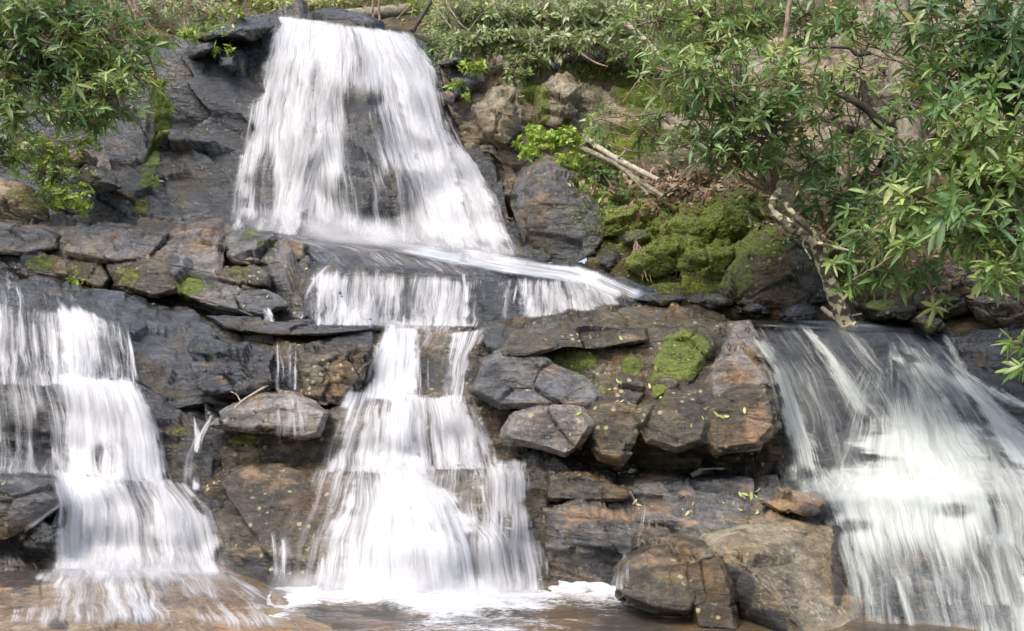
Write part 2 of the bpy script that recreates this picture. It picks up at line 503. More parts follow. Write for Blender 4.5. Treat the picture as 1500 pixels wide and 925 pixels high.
# ------------------------------------------------------------------ upper cliffs
loft('rock_cliff', [
    [(-80, 60, 23), (200, 62, 23), (330, 50, 23), (400, 34, 23.5), (500, 36, 23.5), (600, 66, 23.5), (660, 90, 22.5)],
    [(-80, 75, 19.8), (120, 75, 19.8), (250, 82, 19.6), (285, 50, 19.7), (340, 34, 19.9), (400, 24, 20.1), (450, 20, 20.3), (500, 23, 20.3), (550, 37, 20.2), (600, 52, 20.1), (640, 82, 20), (690, 120, 19.8)],
    [(-80, 140, 19.2), (120, 150, 19.2), (225, 160, 19.1), (255, 160, 19.3), (300, 130, 19.2), (350, 120, 19.2), (420, 110, 19.4), (500, 115, 19.2), (540, 128, 18.9), (590, 130, 19.0), (650, 160, 19.2), (700, 200, 19.3)],
    [(-80, 215, 18.9), (120, 225, 18.7), (215, 225, 18.6), (250, 230, 19.0), (300, 220, 18.9), (350, 210, 18.9), (420, 190, 18.7), (490, 170, 18.7), (540, 150, 18.4), (600, 170, 18.5), (660, 210, 18.6), (720, 250, 18.6)],
    [(-80, 275, 18.6), (120, 280, 18.3), (200, 280, 18.1), (240, 285, 18.5), (300, 290, 18.4), (350, 280, 18.3), (420, 265, 18.2), (490, 260, 18.1), (545, 250, 17.9), (610, 265, 17.9), (680, 290, 17.8), (750, 320, 17.7)],
    [(-80, 345, 18.3), (100, 335, 18), (220, 335, 17.8), (340, 338, 17.7), (450, 348, 17.5), (560, 360, 17.3), (650, 372, 17.1), (740, 380, 17), (800, 385, 17)]],
    'wet', 'dark wet rock face behind and beside the tall upper waterfall', 'cliff', back=2, res=3,
    dp=dict(big=(1.0, 0.15), med=(0.36, 0.05), rough=0.03, seed=3, blk=.4),
    st=dict(tan=[(150, 235, 70, 60, .45), (190, 170, 40, 55, .42), (575, 280, 22, 40, .5), (60, 240, 80, 60, .35), (180, 300, 50, 30, .5), (245, 110, 16, 45, .5)],
            dark0=.12, moss=[(238, 165, 16, 40, .85), (222, 235, 14, 60, .7, 15), (205, 300, 20, 24, .55), (300, 45, 60, 14, .7), (60, 150, 60, 40, .5), (340, 60, 30, 10, .5), (690, 290, 30, 60, .45), (535, 140, 25, 10, .5), (545, 180, 12, 20, .45), (120, 90, 120, 30, .4)],
            dark=[(320, 160, 45, 120, .5), (540, 150, 34, 26, .55), (530, 250, 22, 90, .45), (60, 190, 110, 60, .55)]))  # dark blotch under the left bush paints its shadow into the rock

# blocks of the cliff left of the crest
for (ol, ce, lb) in [
    ([(272, 78, 19.5), (290, 64, 19.5), (310, 62, 19.4), (318, 72, 19.3), (300, 82, 19.2), (276, 86, 19.3)], (296, 74, 18.95), 'thin wedge of dark rock under the mossy rim left of the crest'),
    ([(286, 55, 19.7), (330, 38, 19.8), (395, 28, 19.9), (402, 40, 19.7), (372, 62, 19.4), (346, 56, 19.4), (300, 60, 19.5)], (345, 47, 19.1), 'flat dark rock slab at the left edge of the waterfall crest'),
    ([(318, 82, 19.4), (345, 76, 19.3), (352, 100, 19.2), (340, 112, 19.2), (320, 98, 19.2)], (336, 92, 18.9), 'small cracked block on the dark cliff just below the crest slab'),
]:
    boulder('cliff_block', ol, ce, 'wet', lb, 'rock', 'fractured blocks at the crest', dp=dict(big=(0.5, 0.05), med=(0.2, 0.03), rough=0.02), back=0.8)

loft('rock_outcrop', [
    [(640, 88, 20.6), (700, 90, 20.8), (800, 80, 21), (900, 75, 21), (1000, 85, 21), (1150, 50, 20.8), (1300, 0, 20.6), (1400, -20, 20.4), (1560, -40, 20)],
    [(645, 100, 19.6), (700, 105, 19.7), (800, 95, 19.8), (900, 92, 19.8), (1000, 100, 19.8), (1150, 70, 19.7), (1300, 20, 19.6), (1400, 10, 19.4), (1560, -10, 19)],
    [(655, 150, 19.3), (700, 150, 19.1), (760, 145, 19.2), (830, 150, 19.2), (900, 150, 19.0), (1000, 160, 18.9), (1150, 140, 18.8), (1300, 110, 18.6), (1400, 110, 18.2), (1560, 110, 17.8)],
    [(675, 205, 18.9), (720, 205, 18.6), (770, 200, 18.8), (850, 205, 18.6), (930, 200, 18.4), (1000, 210, 18.3), (1150, 210, 18.2), (1300, 190, 17.9), (1400, 200, 17.5), (1560, 210, 17)],
    [(695, 250, 18.8), (740, 255, 18.6), (770, 260, 18.6), (850, 250, 18.3), (930, 255, 18.0), (1000, 262, 17.8), (1150, 262, 17.6), (1300, 262, 17.2), (1400, 262, 17), (1560, 280, 16.6)],
    [(720, 330, 18.4), (760, 330, 18.3), (800, 330, 18.2), (850, 330, 18.1), (930, 330, 17.8), (1000, 330, 17.6), (1150, 330, 17.4), (1300, 330, 17), (1400, 330, 16.8), (1560, 340, 16.4)]],
    'tan', 'tan rock outcrop streaked with moss and lichen above the fallen logs', 'cliff', back=2, res=3.2,
    dp=dict(big=(0.8, 0.12), med=(0.3, 0.06), rough=0.04, seed=9),
    st=dict(moss=[(890, 105, 90, 22, .6), (780, 135, 22, 24, .7), (960, 135, 80, 40, .68), (900, 165, 40, 20, .45), (920, 200, 70, 26, .7), (800, 175, 30, 14, .6), (720, 100, 40, 14, .5), (1060, 160, 60, 60, .5), (650, 60, 30, 40, .6), (880, 130, 120, 60, .42), (880, 230, 120, 30, .6)],
            dark=[(672, 160, 26, 60, .6), (700, 250, 30, 40, .6), (685, 120, 30, 15, .5), (760, 225, 30, 15, .4), (975, 215, 40, 18, .4), (1150, 120, 60, 60, .4)]))

boulder('dark_rock', [(640, 95, 19.7), (664, 78, 19.7), (690, 86, 19.6), (684, 94, 19.4), (655, 98, 19.4)], (664, 88, 19.0), 'wet', 'dark overhanging rock lip at the right edge of the crest', 'rock', dp=dict(big=(0.5, 0.04), med=(0.2, 0.03), rough=0.02))
boulder('dark_rock', [(650, 110, 19.6), (700, 100, 19.5), (716, 118, 19.3), (690, 140, 19.1), (664, 150, 19.2)], (682, 124, 18.8), 'wet', 'dark shadowed block beside the fall under the leafy ferns', 'rock', st=dict(dark0=.2), dp=dict(big=(0.5, 0.06), med=(0.2, 0.04), rough=0.02))
boulder('tan_rock', [(690, 160, 18.9), (722, 128, 18.9), (752, 130, 18.8), (764, 160, 18.5), (762, 190, 18.3), (742, 212, 18.2), (712, 200, 18.3), (694, 178, 18.6)], (728, 170, 18.05), 'tan', 'bare tan rock with slanting cracks right of the tall waterfall', 'rock', dp=dict(big=(0.5, 0.09), med=(0.18, 0.04), rough=0.03, seed=4), st=dict(moss=[(735, 195, 30, 14, .3)]))
boulder('tan_rock', [(785, 150, 18.9), (795, 118, 19.2), (830, 108, 19.2), (850, 125, 18.9), (845, 165, 18.6), (820, 190, 18.4), (792, 182, 18.5)], (820, 150, 18.3), 'tan', 'pale lichen-crusted rock knob framed by moss below the twig thicket', 'rock', dp=dict(big=(0.4, 0.09), med=(0.15, 0.04), rough=0.05, seed=14), st=dict(moss=[(795, 150, 16, 50, .6), (840, 185, 30, 16, .6)]))
boulder('tan_rock', [(1215, 240, 17.0), (1222, 150, 17.4), (1250, 95, 17.8), (1290, 85, 17.8), (1316, 130, 17.4), (1310, 200, 16.9), (1280, 250, 16.6), (1240, 262, 16.6)], (1265, 180, 16.9), 'tan', 'pale weathered rock wall glimpsed through the rhododendron beside the forked limb', 'rock', dp=dict(big=(0.5, 0.12), med=(0.2, 0.05), rough=0.05, seed=24))
boulder('tan_rock', [(1360, 205, 16.4), (1385, 155, 16.8), (1440, 150, 16.8), (1470, 185, 16.3), (1450, 205, 16.0), (1400, 212, 16.0)], (1412, 182, 15.9), 'tan', 'pale low rock deep under the leaves beyond the forked limb', 'rock', dp=dict(big=(0.4, 0.09), med=(0.15, 0.04), rough=0.05, seed=34))

boulder('grey_boulder', [(748, 300, 17.4), (756, 262, 17.5), (775, 232, 17.5), (800, 219, 17.5), (818, 228, 17.3), (838, 248, 17.0), (862, 285, 16.6), (878, 320, 16.3), (884, 345, 16.2), (868, 372, 16.0), (838, 388, 16.0), (800, 384, 16.3), (770, 358, 16.8)], (812, 305, 16.1), 'grey',
        'big smooth grey boulder at the foot of the tall waterfall', st=dict(dark=[(800, 350, 60, 40, .5), (770, 290, 22, 60, .35)], moss=[(860, 262, 22, 30, .7), (752, 310, 8, 60, .5), (845, 235, 20, 14, .5)], tan=[(860, 262, 26, 40, .55)]), p=2.6,
        dp=dict(big=(0.9, 0.10), med=(0.3, 0.02), rough=0.025, seed=5, blk=.35))
boulder('dark_rock', [(752, 372, 16.6), (775, 358, 16.6), (800, 366, 16.3), (806, 384, 16.0), (770, 392, 16.1)], (780, 376, 15.9), 'wet', 'low dark mossy rock wedged between tall fall and grey boulder', 'rock', st=dict(moss_up=.5), dp=dict(big=(0.4, 0.05), med=(0.15, 0.03), rough=0.02))

# left cliff foot stones
boulder('tan_boulder', [(-60, 330, 17.6), (-60, 265, 17.8), (0, 258, 17.8), (40, 272, 17.6), (66, 300, 17.3), (72, 326, 17.1), (30, 334, 17.0)], (10, 300, 16.9), 'tan', 'mossy tan boulder at the far edge below the left bush', st=dict(moss_up=.3, moss=[(30, 300, 30, 25, .35)]), dp=dict(big=(0.5, 0.08), med=(0.2, 0.03), rough=0.03))
boulder('tan_rock', [(90, 245, 18.0), (98, 225, 18.1), (118, 213, 18.1), (142, 232, 17.9), (136, 245, 17.7), (110, 248, 17.7)], (116, 232, 17.5), 'tan', 'pale angular rock peeking out above the left undergrowth', 'rock', dp=dict(big=(0.3, 0.06), med=(0.15, 0.03), rough=0.02))
boulder('tan_rock', [(104, 266, 17.9), (120, 246, 17.9), (150, 242, 17.8), (168, 258, 17.6), (178, 274, 17.5), (150, 280, 17.3), (118, 274, 17.5)], (142, 262, 17.2), 'grey', 'wedge-shaped brown rock jutting from the left cliff foot', 'rock', dp=dict(big=(0.3, 0.06), med=(0.15, 0.03), rough=0.02), st=dict(tan=[(130, 260, 25, 15, .5)]))

# ------------------------------------------------------------------ middle ledge
loft('rock_ledge', [
    [(-60, 318, 18.0), (100, 325, 18.0), (240, 322, 18.0), (330, 328, 17.8), (450, 342, 17.4)],
    [(-60, 332, 16.4), (30, 332, 16.2), (90, 342, 16.0), (170, 344, 15.8), (230, 347, 15.7), (262, 336, 15.8), (325, 338, 15.6), (400, 348, 15.5), (450, 378, 15.1)],
    [(-60, 380, 15.8), (30, 372, 15.6), (95, 378, 15.5), (150, 385, 15.3), (215, 385, 15.2), (280, 395, 15.1), (350, 405, 14.9), (400, 395, 14.8), (450, 392, 14.6)],
    [(-60, 395, 15.4), (40, 386, 15.3), (100, 402, 15.1), (160, 410, 15.0), (250, 420, 14.8), (320, 412, 14.7), (380, 415, 14.5), (450, 425, 14.2)],
    [(-60, 408, 15.4), (30, 410, 15.3), (90, 418, 15.2), (170, 432, 15.0), (250, 448, 14.7), (330, 462, 14.5), (400, 472, 14.2), (450, 476, 14.1)]],
    'grey', 'long fractured grey ledge crossing below the left cliff', 'ledge',
    dp=dict(big=(0.8, 0.10), med=(0.3, 0.06), rough=0.03, seed=8), back=1.0,
    st=dict(moss=[(60, 385, 30, 16, .6), (185, 405, 40, 22, .62), (270, 418, 45, 26, .8), (370, 398, 26, 18, .5), (130, 395, 40, 14, .5)],
            dark=[(20, 375, 60, 22, .8), (200, 415, 100, 22, .5), (330, 440, 80, 22, .6), (385, 430, 30, 40, .5)]))
blk = [
    ([(-60, 330, 16.8), (0, 326, 16.7), (62, 330, 16.6), (84, 342, 16.0), (80, 362, 15.5), (40, 372, 15.4), (-60, 368, 15.6)], (25, 348, 15.55), 'grey', 'bluish weathered block at the far end of the fractured ledge', dict(dark=[(10, 345, 60, 20, .45)])),
    ([(88, 350, 15.9), (110, 333, 16.4), (190, 333, 16.4), (240, 336, 16.2), (248, 344, 15.7), (215, 382, 15.1), (170, 386, 15.1), (112, 376, 15.3), (95, 372, 15.4)], (165, 360, 15.0), 'pink', 'broad pinkish block in the middle of the fractured ledge', dict(tan=[(200, 350, 40, 20, .3)])),
    ([(218, 386, 15.1), (232, 366, 15.3), (262, 336, 15.8), (285, 327, 16.2), (322, 330, 16.0), (328, 345, 15.5), (322, 400, 14.7), (300, 404, 14.6), (255, 394, 14.8)], (282, 366, 14.85), 'pink', 'tall pale slab with a flat sloping face on the fractured ledge', dict(dark=[(252, 380, 14, 9, .7), (276, 386, 8, 12, .7, -40), (300, 390, 14, 6, .5)])),
    ([(334, 346, 15.6), (345, 334, 16.2), (400, 340, 15.9), (450, 358, 15.4), (440, 378, 14.9), (400, 384, 14.8), (350, 385, 15.0), (336, 375, 15.2)], (388, 360, 14.95), 'grey', 'low grey block with green patches where the ledge meets the fall', dict(moss=[(368, 343, 16, 8, .62), (400, 358, 18, 9, .6), (384, 358, 10, 8, .6)])),
    ([(318, 398, 14.7), (330, 388, 14.9), (370, 390, 14.6), (390, 400, 14.4), (392, 420, 14.2), (350, 418, 14.2), (322, 410, 14.4)], (352, 404, 14.05), 'brown', 'small brown-green block hanging below the ledge end', dict(moss=[(350, 398, 26, 14, .5)])),
    ([(100, 388, 15.2), (150, 386, 15.1), (160, 408, 14.8), (150, 424, 14.8), (105, 410, 15.0)], (130, 402, 14.65), 'brown', 'dark olive lower block under the broad pinkish block', dict(dark0=.25, moss=[(120, 395, 30, 14, .45)])),
    ([(162, 392, 15.1), (215, 386, 15.0), (250, 396, 14.8), (262, 426, 14.4), (225, 436, 14.5), (166, 420, 14.7)], (212, 410, 14.3), 'brown', 'mossy lower block under the fractured ledge, beside the yellow-green patch', dict(moss=[(185, 405, 25, 20, .55)], dark=[(220, 420, 40, 14, .4)])),
    ([(256, 400, 14.7), (300, 404, 14.5), (330, 412, 14.4), (385, 424, 14.2), (418, 448, 13.9), (380, 462, 13.9), (320, 450, 14.1), (262, 432, 14.3)], (330, 430, 13.9), 'grey', 'long grey block splashed yellow-green at the base of the ledge', dict(moss=[(276, 418, 26, 16, .85), (310, 418, 12, 10, .5)], tan=[(330, 430, 40, 16, .3)], dark=[(370, 450, 50, 12, .5)])),
]
for (ol, ce, mt, lb, st) in blk:
    ol = [(ce[0] + (x - ce[0]) * 1.07, ce[1] + (y - ce[1]) * 1.10, Y) for x, y, Y in ol]
    ce = (ce[0], ce[1], ce[2] + .08)
    boulder('ledge_block', ol, ce, mt, lb, 'rock', 'blocks of the fractured ledge', st=st, p=4.5, dp=dict(big=(0.6, 0.07), med=(0.22, 0.035), rough=0.02, seed=int(ce[0])), back=0.9)

loft('rock_shelf', [
    [(330, 333, 17.8), (450, 343, 17.6), (560, 356, 17.4), (650, 368, 17.2), (760, 376, 17.0), (830, 385, 16.4), (890, 395, 16.0), (960, 432, 15.0)],
    [(400, 352, 16.2), (470, 362, 16), (560, 370, 15.9), (650, 380, 15.6), (740, 389, 15.3), (800, 394, 15.1), (870, 404, 14.9), (960, 435, 14.6)],
    [(430, 388, 14.8), (470, 393, 14.6), (540, 395, 14.5), (600, 399, 14.5), (690, 403, 14.4), (730, 414, 14.3), (790, 405, 14.5), (850, 402, 14.6), (900, 412, 14.5), (960, 437, 14.4)],
    [(432, 430, 14.5), (470, 428, 14.4), (540, 430, 14.35), (600, 432, 14.3), (690, 432, 14.2), (730, 436, 14.1), (790, 432, 14.2), (850, 430, 14.3), (900, 432, 14.3), (960, 440, 14.3)],
    [(420, 472, 14.3), (470, 472, 14.1), (540, 474, 14), (600, 476, 13.9), (690, 476, 13.8), (760, 472, 13.8), (850, 465, 13.9), (900, 462, 14), (960, 455, 14.1)]],
    'wet', 'smooth sloping shelf of rock under the foot of the tall waterfall', 'ledge', back=1.0,
    dp=dict(big=(0.7, 0.05), med=(0.25, 0.03), rough=0.02, seed=18, blk=.7),
    st=dict(tan=[(590, 430, 20, 30, .4), (700, 395, 60, 14, .35), (420, 350, 80, 14, .25)], dark=[(560, 440, 160, 26, .5), (700, 440, 30, 30, .6)], moss=[(706, 442, 18, 26, .42)]))
boulder('wet_rock', [(438, 470, 14.1), (440, 428, 14.2), (460, 424, 14.1), (500, 426, 14.0), (508, 470, 13.9)], (472, 450, 13.85), 'wet', 'small wet step of rock where a thin trickle forks', 'rock', st=dict(dark0=.15), dp=dict(big=(0.3, 0.04), med=(0.15, 0.03), rough=0.02))

# ------------------------------------------------------------------ left slab
loft('rock_slab', [
    [(-60, 390, 15.4), (0, 397, 15.3), (80, 408, 15.2), (170, 428, 15.0), (260, 447, 14.7), (340, 462, 14.5), (400, 470, 14.2), (480, 473, 14.1), (560, 474, 14.1)],
    [(-60, 405, 14.4), (60, 415, 14.2), (150, 430, 14.1), (250, 455, 13.8), (330, 472, 13.5), (420, 482, 13.3), (560, 480, 13.3)],
    [(-60, 430, 13.3), (40, 432, 13.2), (100, 440, 13.1), (180, 465, 13), (250, 487, 13), (290, 497, 12.95), (340, 505, 12.85), (420, 505, 12.75), (545, 484, 12.8)],
    [(-60, 490, 12.8), (40, 490, 12.7), (120, 495, 12.6), (190, 510, 12.55), (255, 540, 12.5), (300, 530, 12.4), (340, 540, 12.5), (430, 530, 12.5), (545, 530, 12.5)],
    [(-60, 556, 12.5), (40, 553, 12.4), (120, 553, 12.3), (200, 563, 12.3), (260, 600, 12.3), (300, 590, 12.3), (340, 598, 12.3), (430, 590, 12.3), (545, 590, 12.3)]],
    'wet', 'broad dark blue wet slab sloping under the left cascade', 'ledge', back=1.0,
    dp=dict(big=(0.8, 0.06), med=(0.3, 0.035), rough=0.02, seed=21, blk=.7),
    st=dict(dark=[(120, 470, 180, 40, .3), (270, 520, 40, 60, .35)], tan=[(390, 475, 60, 8, .5), (420, 540, 60, 30, .35)], moss=[(310, 520, 24, 26, .3)]))
boulder('flat_slab', [(300, 462, 14.1), (400, 468, 13.9), (500, 467, 13.7), (548, 472, 13.2), (550, 484, 12.9), (480, 492, 12.8), (400, 492, 12.9), (330, 482, 13.3)], (430, 480, 12.95), 'wet', 'thin flat grey slab lying below the small forked trickle', 'rock', p=5, st=dict(tan=[(390, 470, 60, 7, .4)]), dp=dict(big=(0.6, 0.04), med=(0.2, 0.02), rough=0.015), back=.8)
boulder('brown_block', [(432, 590, 12.2), (430, 530, 12.3), (436, 510, 12.6), (540, 508, 12.6), (546, 530, 12.3), (528, 570, 12.1), (500, 592, 12.0)], (484, 550, 12.0), 'brown', 'knobbly olive-brown block between the thin fall and the central cascade', 'rock', p=4, st=dict(tan=[(470, 540, 50, 30, .4)], moss=[(490, 550, 40, 30, .3)]), dp=dict(big=(0.4, 0.08), med=(0.15, 0.05), rough=0.03, seed=2))
boulder('brown_block', [(285, 560, 12.3), (284, 510, 12.6), (300, 500, 12.7), (350, 506, 12.7), (405, 512, 12.5), (408, 560, 12.2), (390, 580, 12.1), (340, 585, 12.1), (300, 580, 12.2)], (345, 545, 11.95), 'wet', 'cracked bluish brown block below the silvery wet slab edge', 'rock', p=4, st=dict(tan=[(310, 525, 24, 24, .5), (325, 555, 14, 14, .6), (370, 530, 20, 14, .35)], moss=[(300, 515, 16, 10, .5)]), dp=dict(big=(0.4, 0.1), med=(0.15, 0.05), rough=0.03, seed=12))

loft('rock_step', [
    [(-60, 552, 12.6), (40, 549, 12.5), (120, 549, 12.5), (200, 560, 12.5), (290, 600, 12.5)],
    [(-60, 556, 11.95), (60, 553, 11.85), (120, 554, 11.85), (200, 567, 11.8), (245, 585, 11.8), (310, 610, 12.0)],
    [(-60, 665, 11.75), (60, 668, 11.65), (150, 675, 11.55), (250, 705, 11.5), (330, 730, 11.5)],
    [(-60, 682, 11.3), (60, 688, 11.3), (150, 690, 11.2), (220, 710, 11.1), (310, 738, 11.1), (350, 745, 11.3)],
    [(-60, 750, 11.1), (60, 750, 11.0), (150, 755, 10.9), (220, 765, 10.85), (310, 770, 10.85), (350, 780, 11.1)],
    [(-60, 815, 11.1), (60, 828, 11.0), (150, 833, 10.9), (250, 836, 10.8), (345, 840, 10.8)]],
    'wet', 'stepped dark rock wall beneath the lower left cascade', 'ledge', back=1.0,
    dp=dict(big=(0.6, 0.06), med=(0.25, 0.04), rough=0.02, seed=23, blk=.7),
    st=dict(tan=[(325, 800, 20, 40, .5), (310, 690, 20, 40, .3)], moss=[(262, 635, 14, 14, .6)], dark=[(290, 660, 40, 60, .4)]))
boulder('rounded_boulder', [(-60, 790, 10.8), (-60, 685, 11.0), (0, 668, 11.1), (40, 680, 11.0), (75, 706, 10.8), (92, 730, 10.6), (84, 740, 10.5), (50, 770, 10.4), (10, 790, 10.4)], (15, 730, 10.25), 'grey', 'smooth grey-blue boulder at the edge of the left cascade', st=dict(tan=[(60, 720, 20, 14, .4)], dark=[(50, 695, 20, 10, .4)]), dp=dict(big=(0.8, 0.05), med=(0.3, 0.01), rough=0.012, blk=0.0))
boulder('dark_rock', [(35, 770, 10.8), (85, 738, 10.7), (95, 760, 10.6), (86, 800, 10.5), (70, 812, 10.5), (40, 800, 10.5)], (68, 778, 10.4), 'wet', 'dark undercut rock behind the thin side spout', 'rock', st=dict(dark0=.3), dp=dict(big=(0.4, 0.06), med=(0.2, 0.04), rough=0.02))
loft('orange_slab', [
    [(-60, 800, 11.3), (60, 812, 11.2), (200, 826, 11.0), (330, 830, 10.9), (400, 858, 10.5)],
    [(-60, 835, 10.2), (60, 838, 10.1), (200, 845, 10.0), (320, 850, 10.0), (410, 876, 9.75)],
    [(-60, 880, 9.0), (60, 880, 8.95), (200, 882, 8.95), (330, 888, 8.95), (440, 905, 8.9)],
    [(-60, 950, 7.65), (100, 950, 7.65), (230, 955, 7.7), (370, 950, 8.0), (490, 945, 8.3)],
    [(-60, 1050, 6.4), (100, 1050, 6.4), (230, 1055, 6.5), (390, 1030, 6.9), (520, 1000, 7.6)]],
    'orange', 'orange-tan wet bedrock slab with dark blotches at the left bottom', 'rock', back=1.0,
    dp=dict(big=(1.0, 0.04), med=(0.3, 0.012), rough=0.012, seed=27, blk=.3),
    st=dict(dark=[(30, 840, 60, 30, .7), (20, 880, 50, 30, .5), (165, 862, 14, 14, .6), (210, 895, 24, 34, .65), (85, 915, 20, 12, .6), (120, 890, 10, 8, .6), (235, 862, 12, 6, .6), (295, 895, 10, 10, .5), (60, 900, 14, 8, .6), (150, 905, 8, 6, .6), (190, 862, 8, 6, .6)]))

# ------------------------------------------------------------------ centre
loft('rock_stair', [
    [(400, 472, 14.2), (480, 474, 14.1), (620, 476, 13.9), (700, 474, 13.9), (765, 472, 13.8)],
    [(400, 508, 12.7), (450, 514, 12.65), (550, 506, 12.7), (620, 512, 12.7), (700, 508, 12.7), (750, 500, 12.8)],
    [(300, 592, 12.4), (400, 586, 12.4), (500, 582, 12.3), (600, 582, 12.2), (700, 587, 12.1), (760, 592, 12.1)],
    [(300, 602, 11.9), (400, 602, 11.9), (490, 594, 11.8), (600, 590, 11.7), (700, 594, 11.7), (760, 605, 11.8)],
    [(300, 690, 11.7), (400, 668, 11.65), (480, 682, 11.5), (600, 682, 11.4), (720, 674, 11.4), (790, 692, 11.5)],
    [(300, 720, 11.3), (340, 696, 11.3), (450, 692, 11), (600, 692, 10.8), (720, 684, 10.8), (800, 692, 11)],
    [(320, 780, 10.95), (400, 760, 10.75), (500, 760, 10.55), (620, 765, 10.35), (720, 765, 10.45), (810, 775, 10.75)],
    [(330, 855, 10.6), (400, 868, 10.3), (500, 880, 10), (620, 890, 9.8), (720, 880, 10), (815, 866, 10.3)],
    [(330, 930, 10.2), (400, 930, 10.1), (500, 940, 9.8), (620, 950, 9.6), (720, 945, 9.8), (815, 930, 10.1)]],
    'brown', 'brown stepped bedrock behind the central cascade', 'ledge', back=1.0,
    dp=dict(big=(0.7, 0.06), med=(0.25, 0.04), rough=0.025, seed=31, blk=.7),
    st=dict(tan=[(400, 700, 60, 24, .6), (350, 665, 40, 20, .6), (440, 660, 50, 30, .5), (360, 800, 40, 50, .5), (470, 760, 60, 40, .35), (770, 700, 40, 20, .3)],
            dark=[(330, 620, 50, 40, .7), (390, 770, 60, 40, .45), (380, 840, 50, 34, .65), (600, 640, 120, 40, .5), (650, 550, 80, 30, .6), (330, 740, 30, 30, .45)],
            moss=[(355, 645, 30, 10, .7), (345, 780, 20, 40, .3)]))
boulder('pink_slab', [(302, 624, 11.8), (330, 598, 12.0), (382, 570, 12.2), (430, 575, 12.1), (486, 600, 11.8), (470, 640, 11.4), (440, 648, 11.4), (404, 637, 11.4), (380, 638, 11.4), (330, 632, 11.5)], (400, 606, 11.35), 'pink', 'pinkish overhanging slab with a dead twig lying across it', p=5, st=dict(dark=[(400, 632, 70, 7, .4)], tan=[(360, 615, 30, 12, .35)]), dp=dict(big=(0.6, 0.05), med=(0.2, 0.025), rough=0.015, seed=6), back=.8)
boulder('wet_rock', [(690, 470, 13.6), (740, 468, 13.5), (745, 500, 12.7), (715, 530, 12.5), (700, 560, 12.4), (700, 600, 12.2), (735, 640, 11.7), (745, 600, 11.8), (760, 540, 12), (770, 480, 13)], (728, 540, 12.1), 'wet', 'wet bluish rock edge just right of the central cascade', 'rock', dp=dict(big=(0.4, 0.06), med=(0.2, 0.04), rough=0.02, seed=16), back=.6)

# big central boulder: one mass, with its own loose blocks
loft('massive_boulder', [
    [(730, 474, 13.8), (800, 457, 14.2), (880, 442, 14.4), (960, 448, 14.4), (1050, 460, 14.2), (1095, 474, 14.0)],
    [(712, 500, 12.7), (790, 484, 12.5), (860, 478, 12.4), (940, 484, 12.4), (1030, 492, 12.3), (1112, 510, 12.4)],
    [(702, 545, 12.25), (790, 524, 12.1), (860, 534, 11.9), (940, 520, 11.9), (1030, 525, 11.9), (1128, 560, 11.9)],
    [(702, 585, 12.1), (790, 564, 11.7), (860, 578, 11.5), (950, 578, 11.4), (1040, 583, 11.3), (1138, 600, 11.5)],
    [(732, 612, 11.9), (800, 622, 11.5), (870, 642, 11.3), (950, 652, 11.2), (1040, 655, 11.15), (1140, 632, 11.3)],
    [(740, 665, 11.9), (800, 672, 11.8), (870, 684, 11.8), (950, 690, 11.8), (1040, 690, 11.8), (1148, 700, 11.7)]],
    'brown', 'massive brown boulder flecked with yellow lichen beside the central cascade', 'boulder', back=1.2, res=2.6,
    dp=dict(big=(0.9, 0.10), med=(0.32, 0.045), rough=0.025, seed=41, blk=.7),
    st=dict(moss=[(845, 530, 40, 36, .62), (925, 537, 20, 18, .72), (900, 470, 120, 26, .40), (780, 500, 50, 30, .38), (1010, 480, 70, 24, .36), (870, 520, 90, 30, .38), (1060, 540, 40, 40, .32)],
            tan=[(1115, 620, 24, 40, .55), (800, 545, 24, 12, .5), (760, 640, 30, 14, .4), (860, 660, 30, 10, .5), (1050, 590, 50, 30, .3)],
            dark=[(1080, 500, 50, 30, .4), (1050, 660, 90, 16, .8), (820, 515, 50, 30, .3), (760, 570, 40, 30, .3)]))
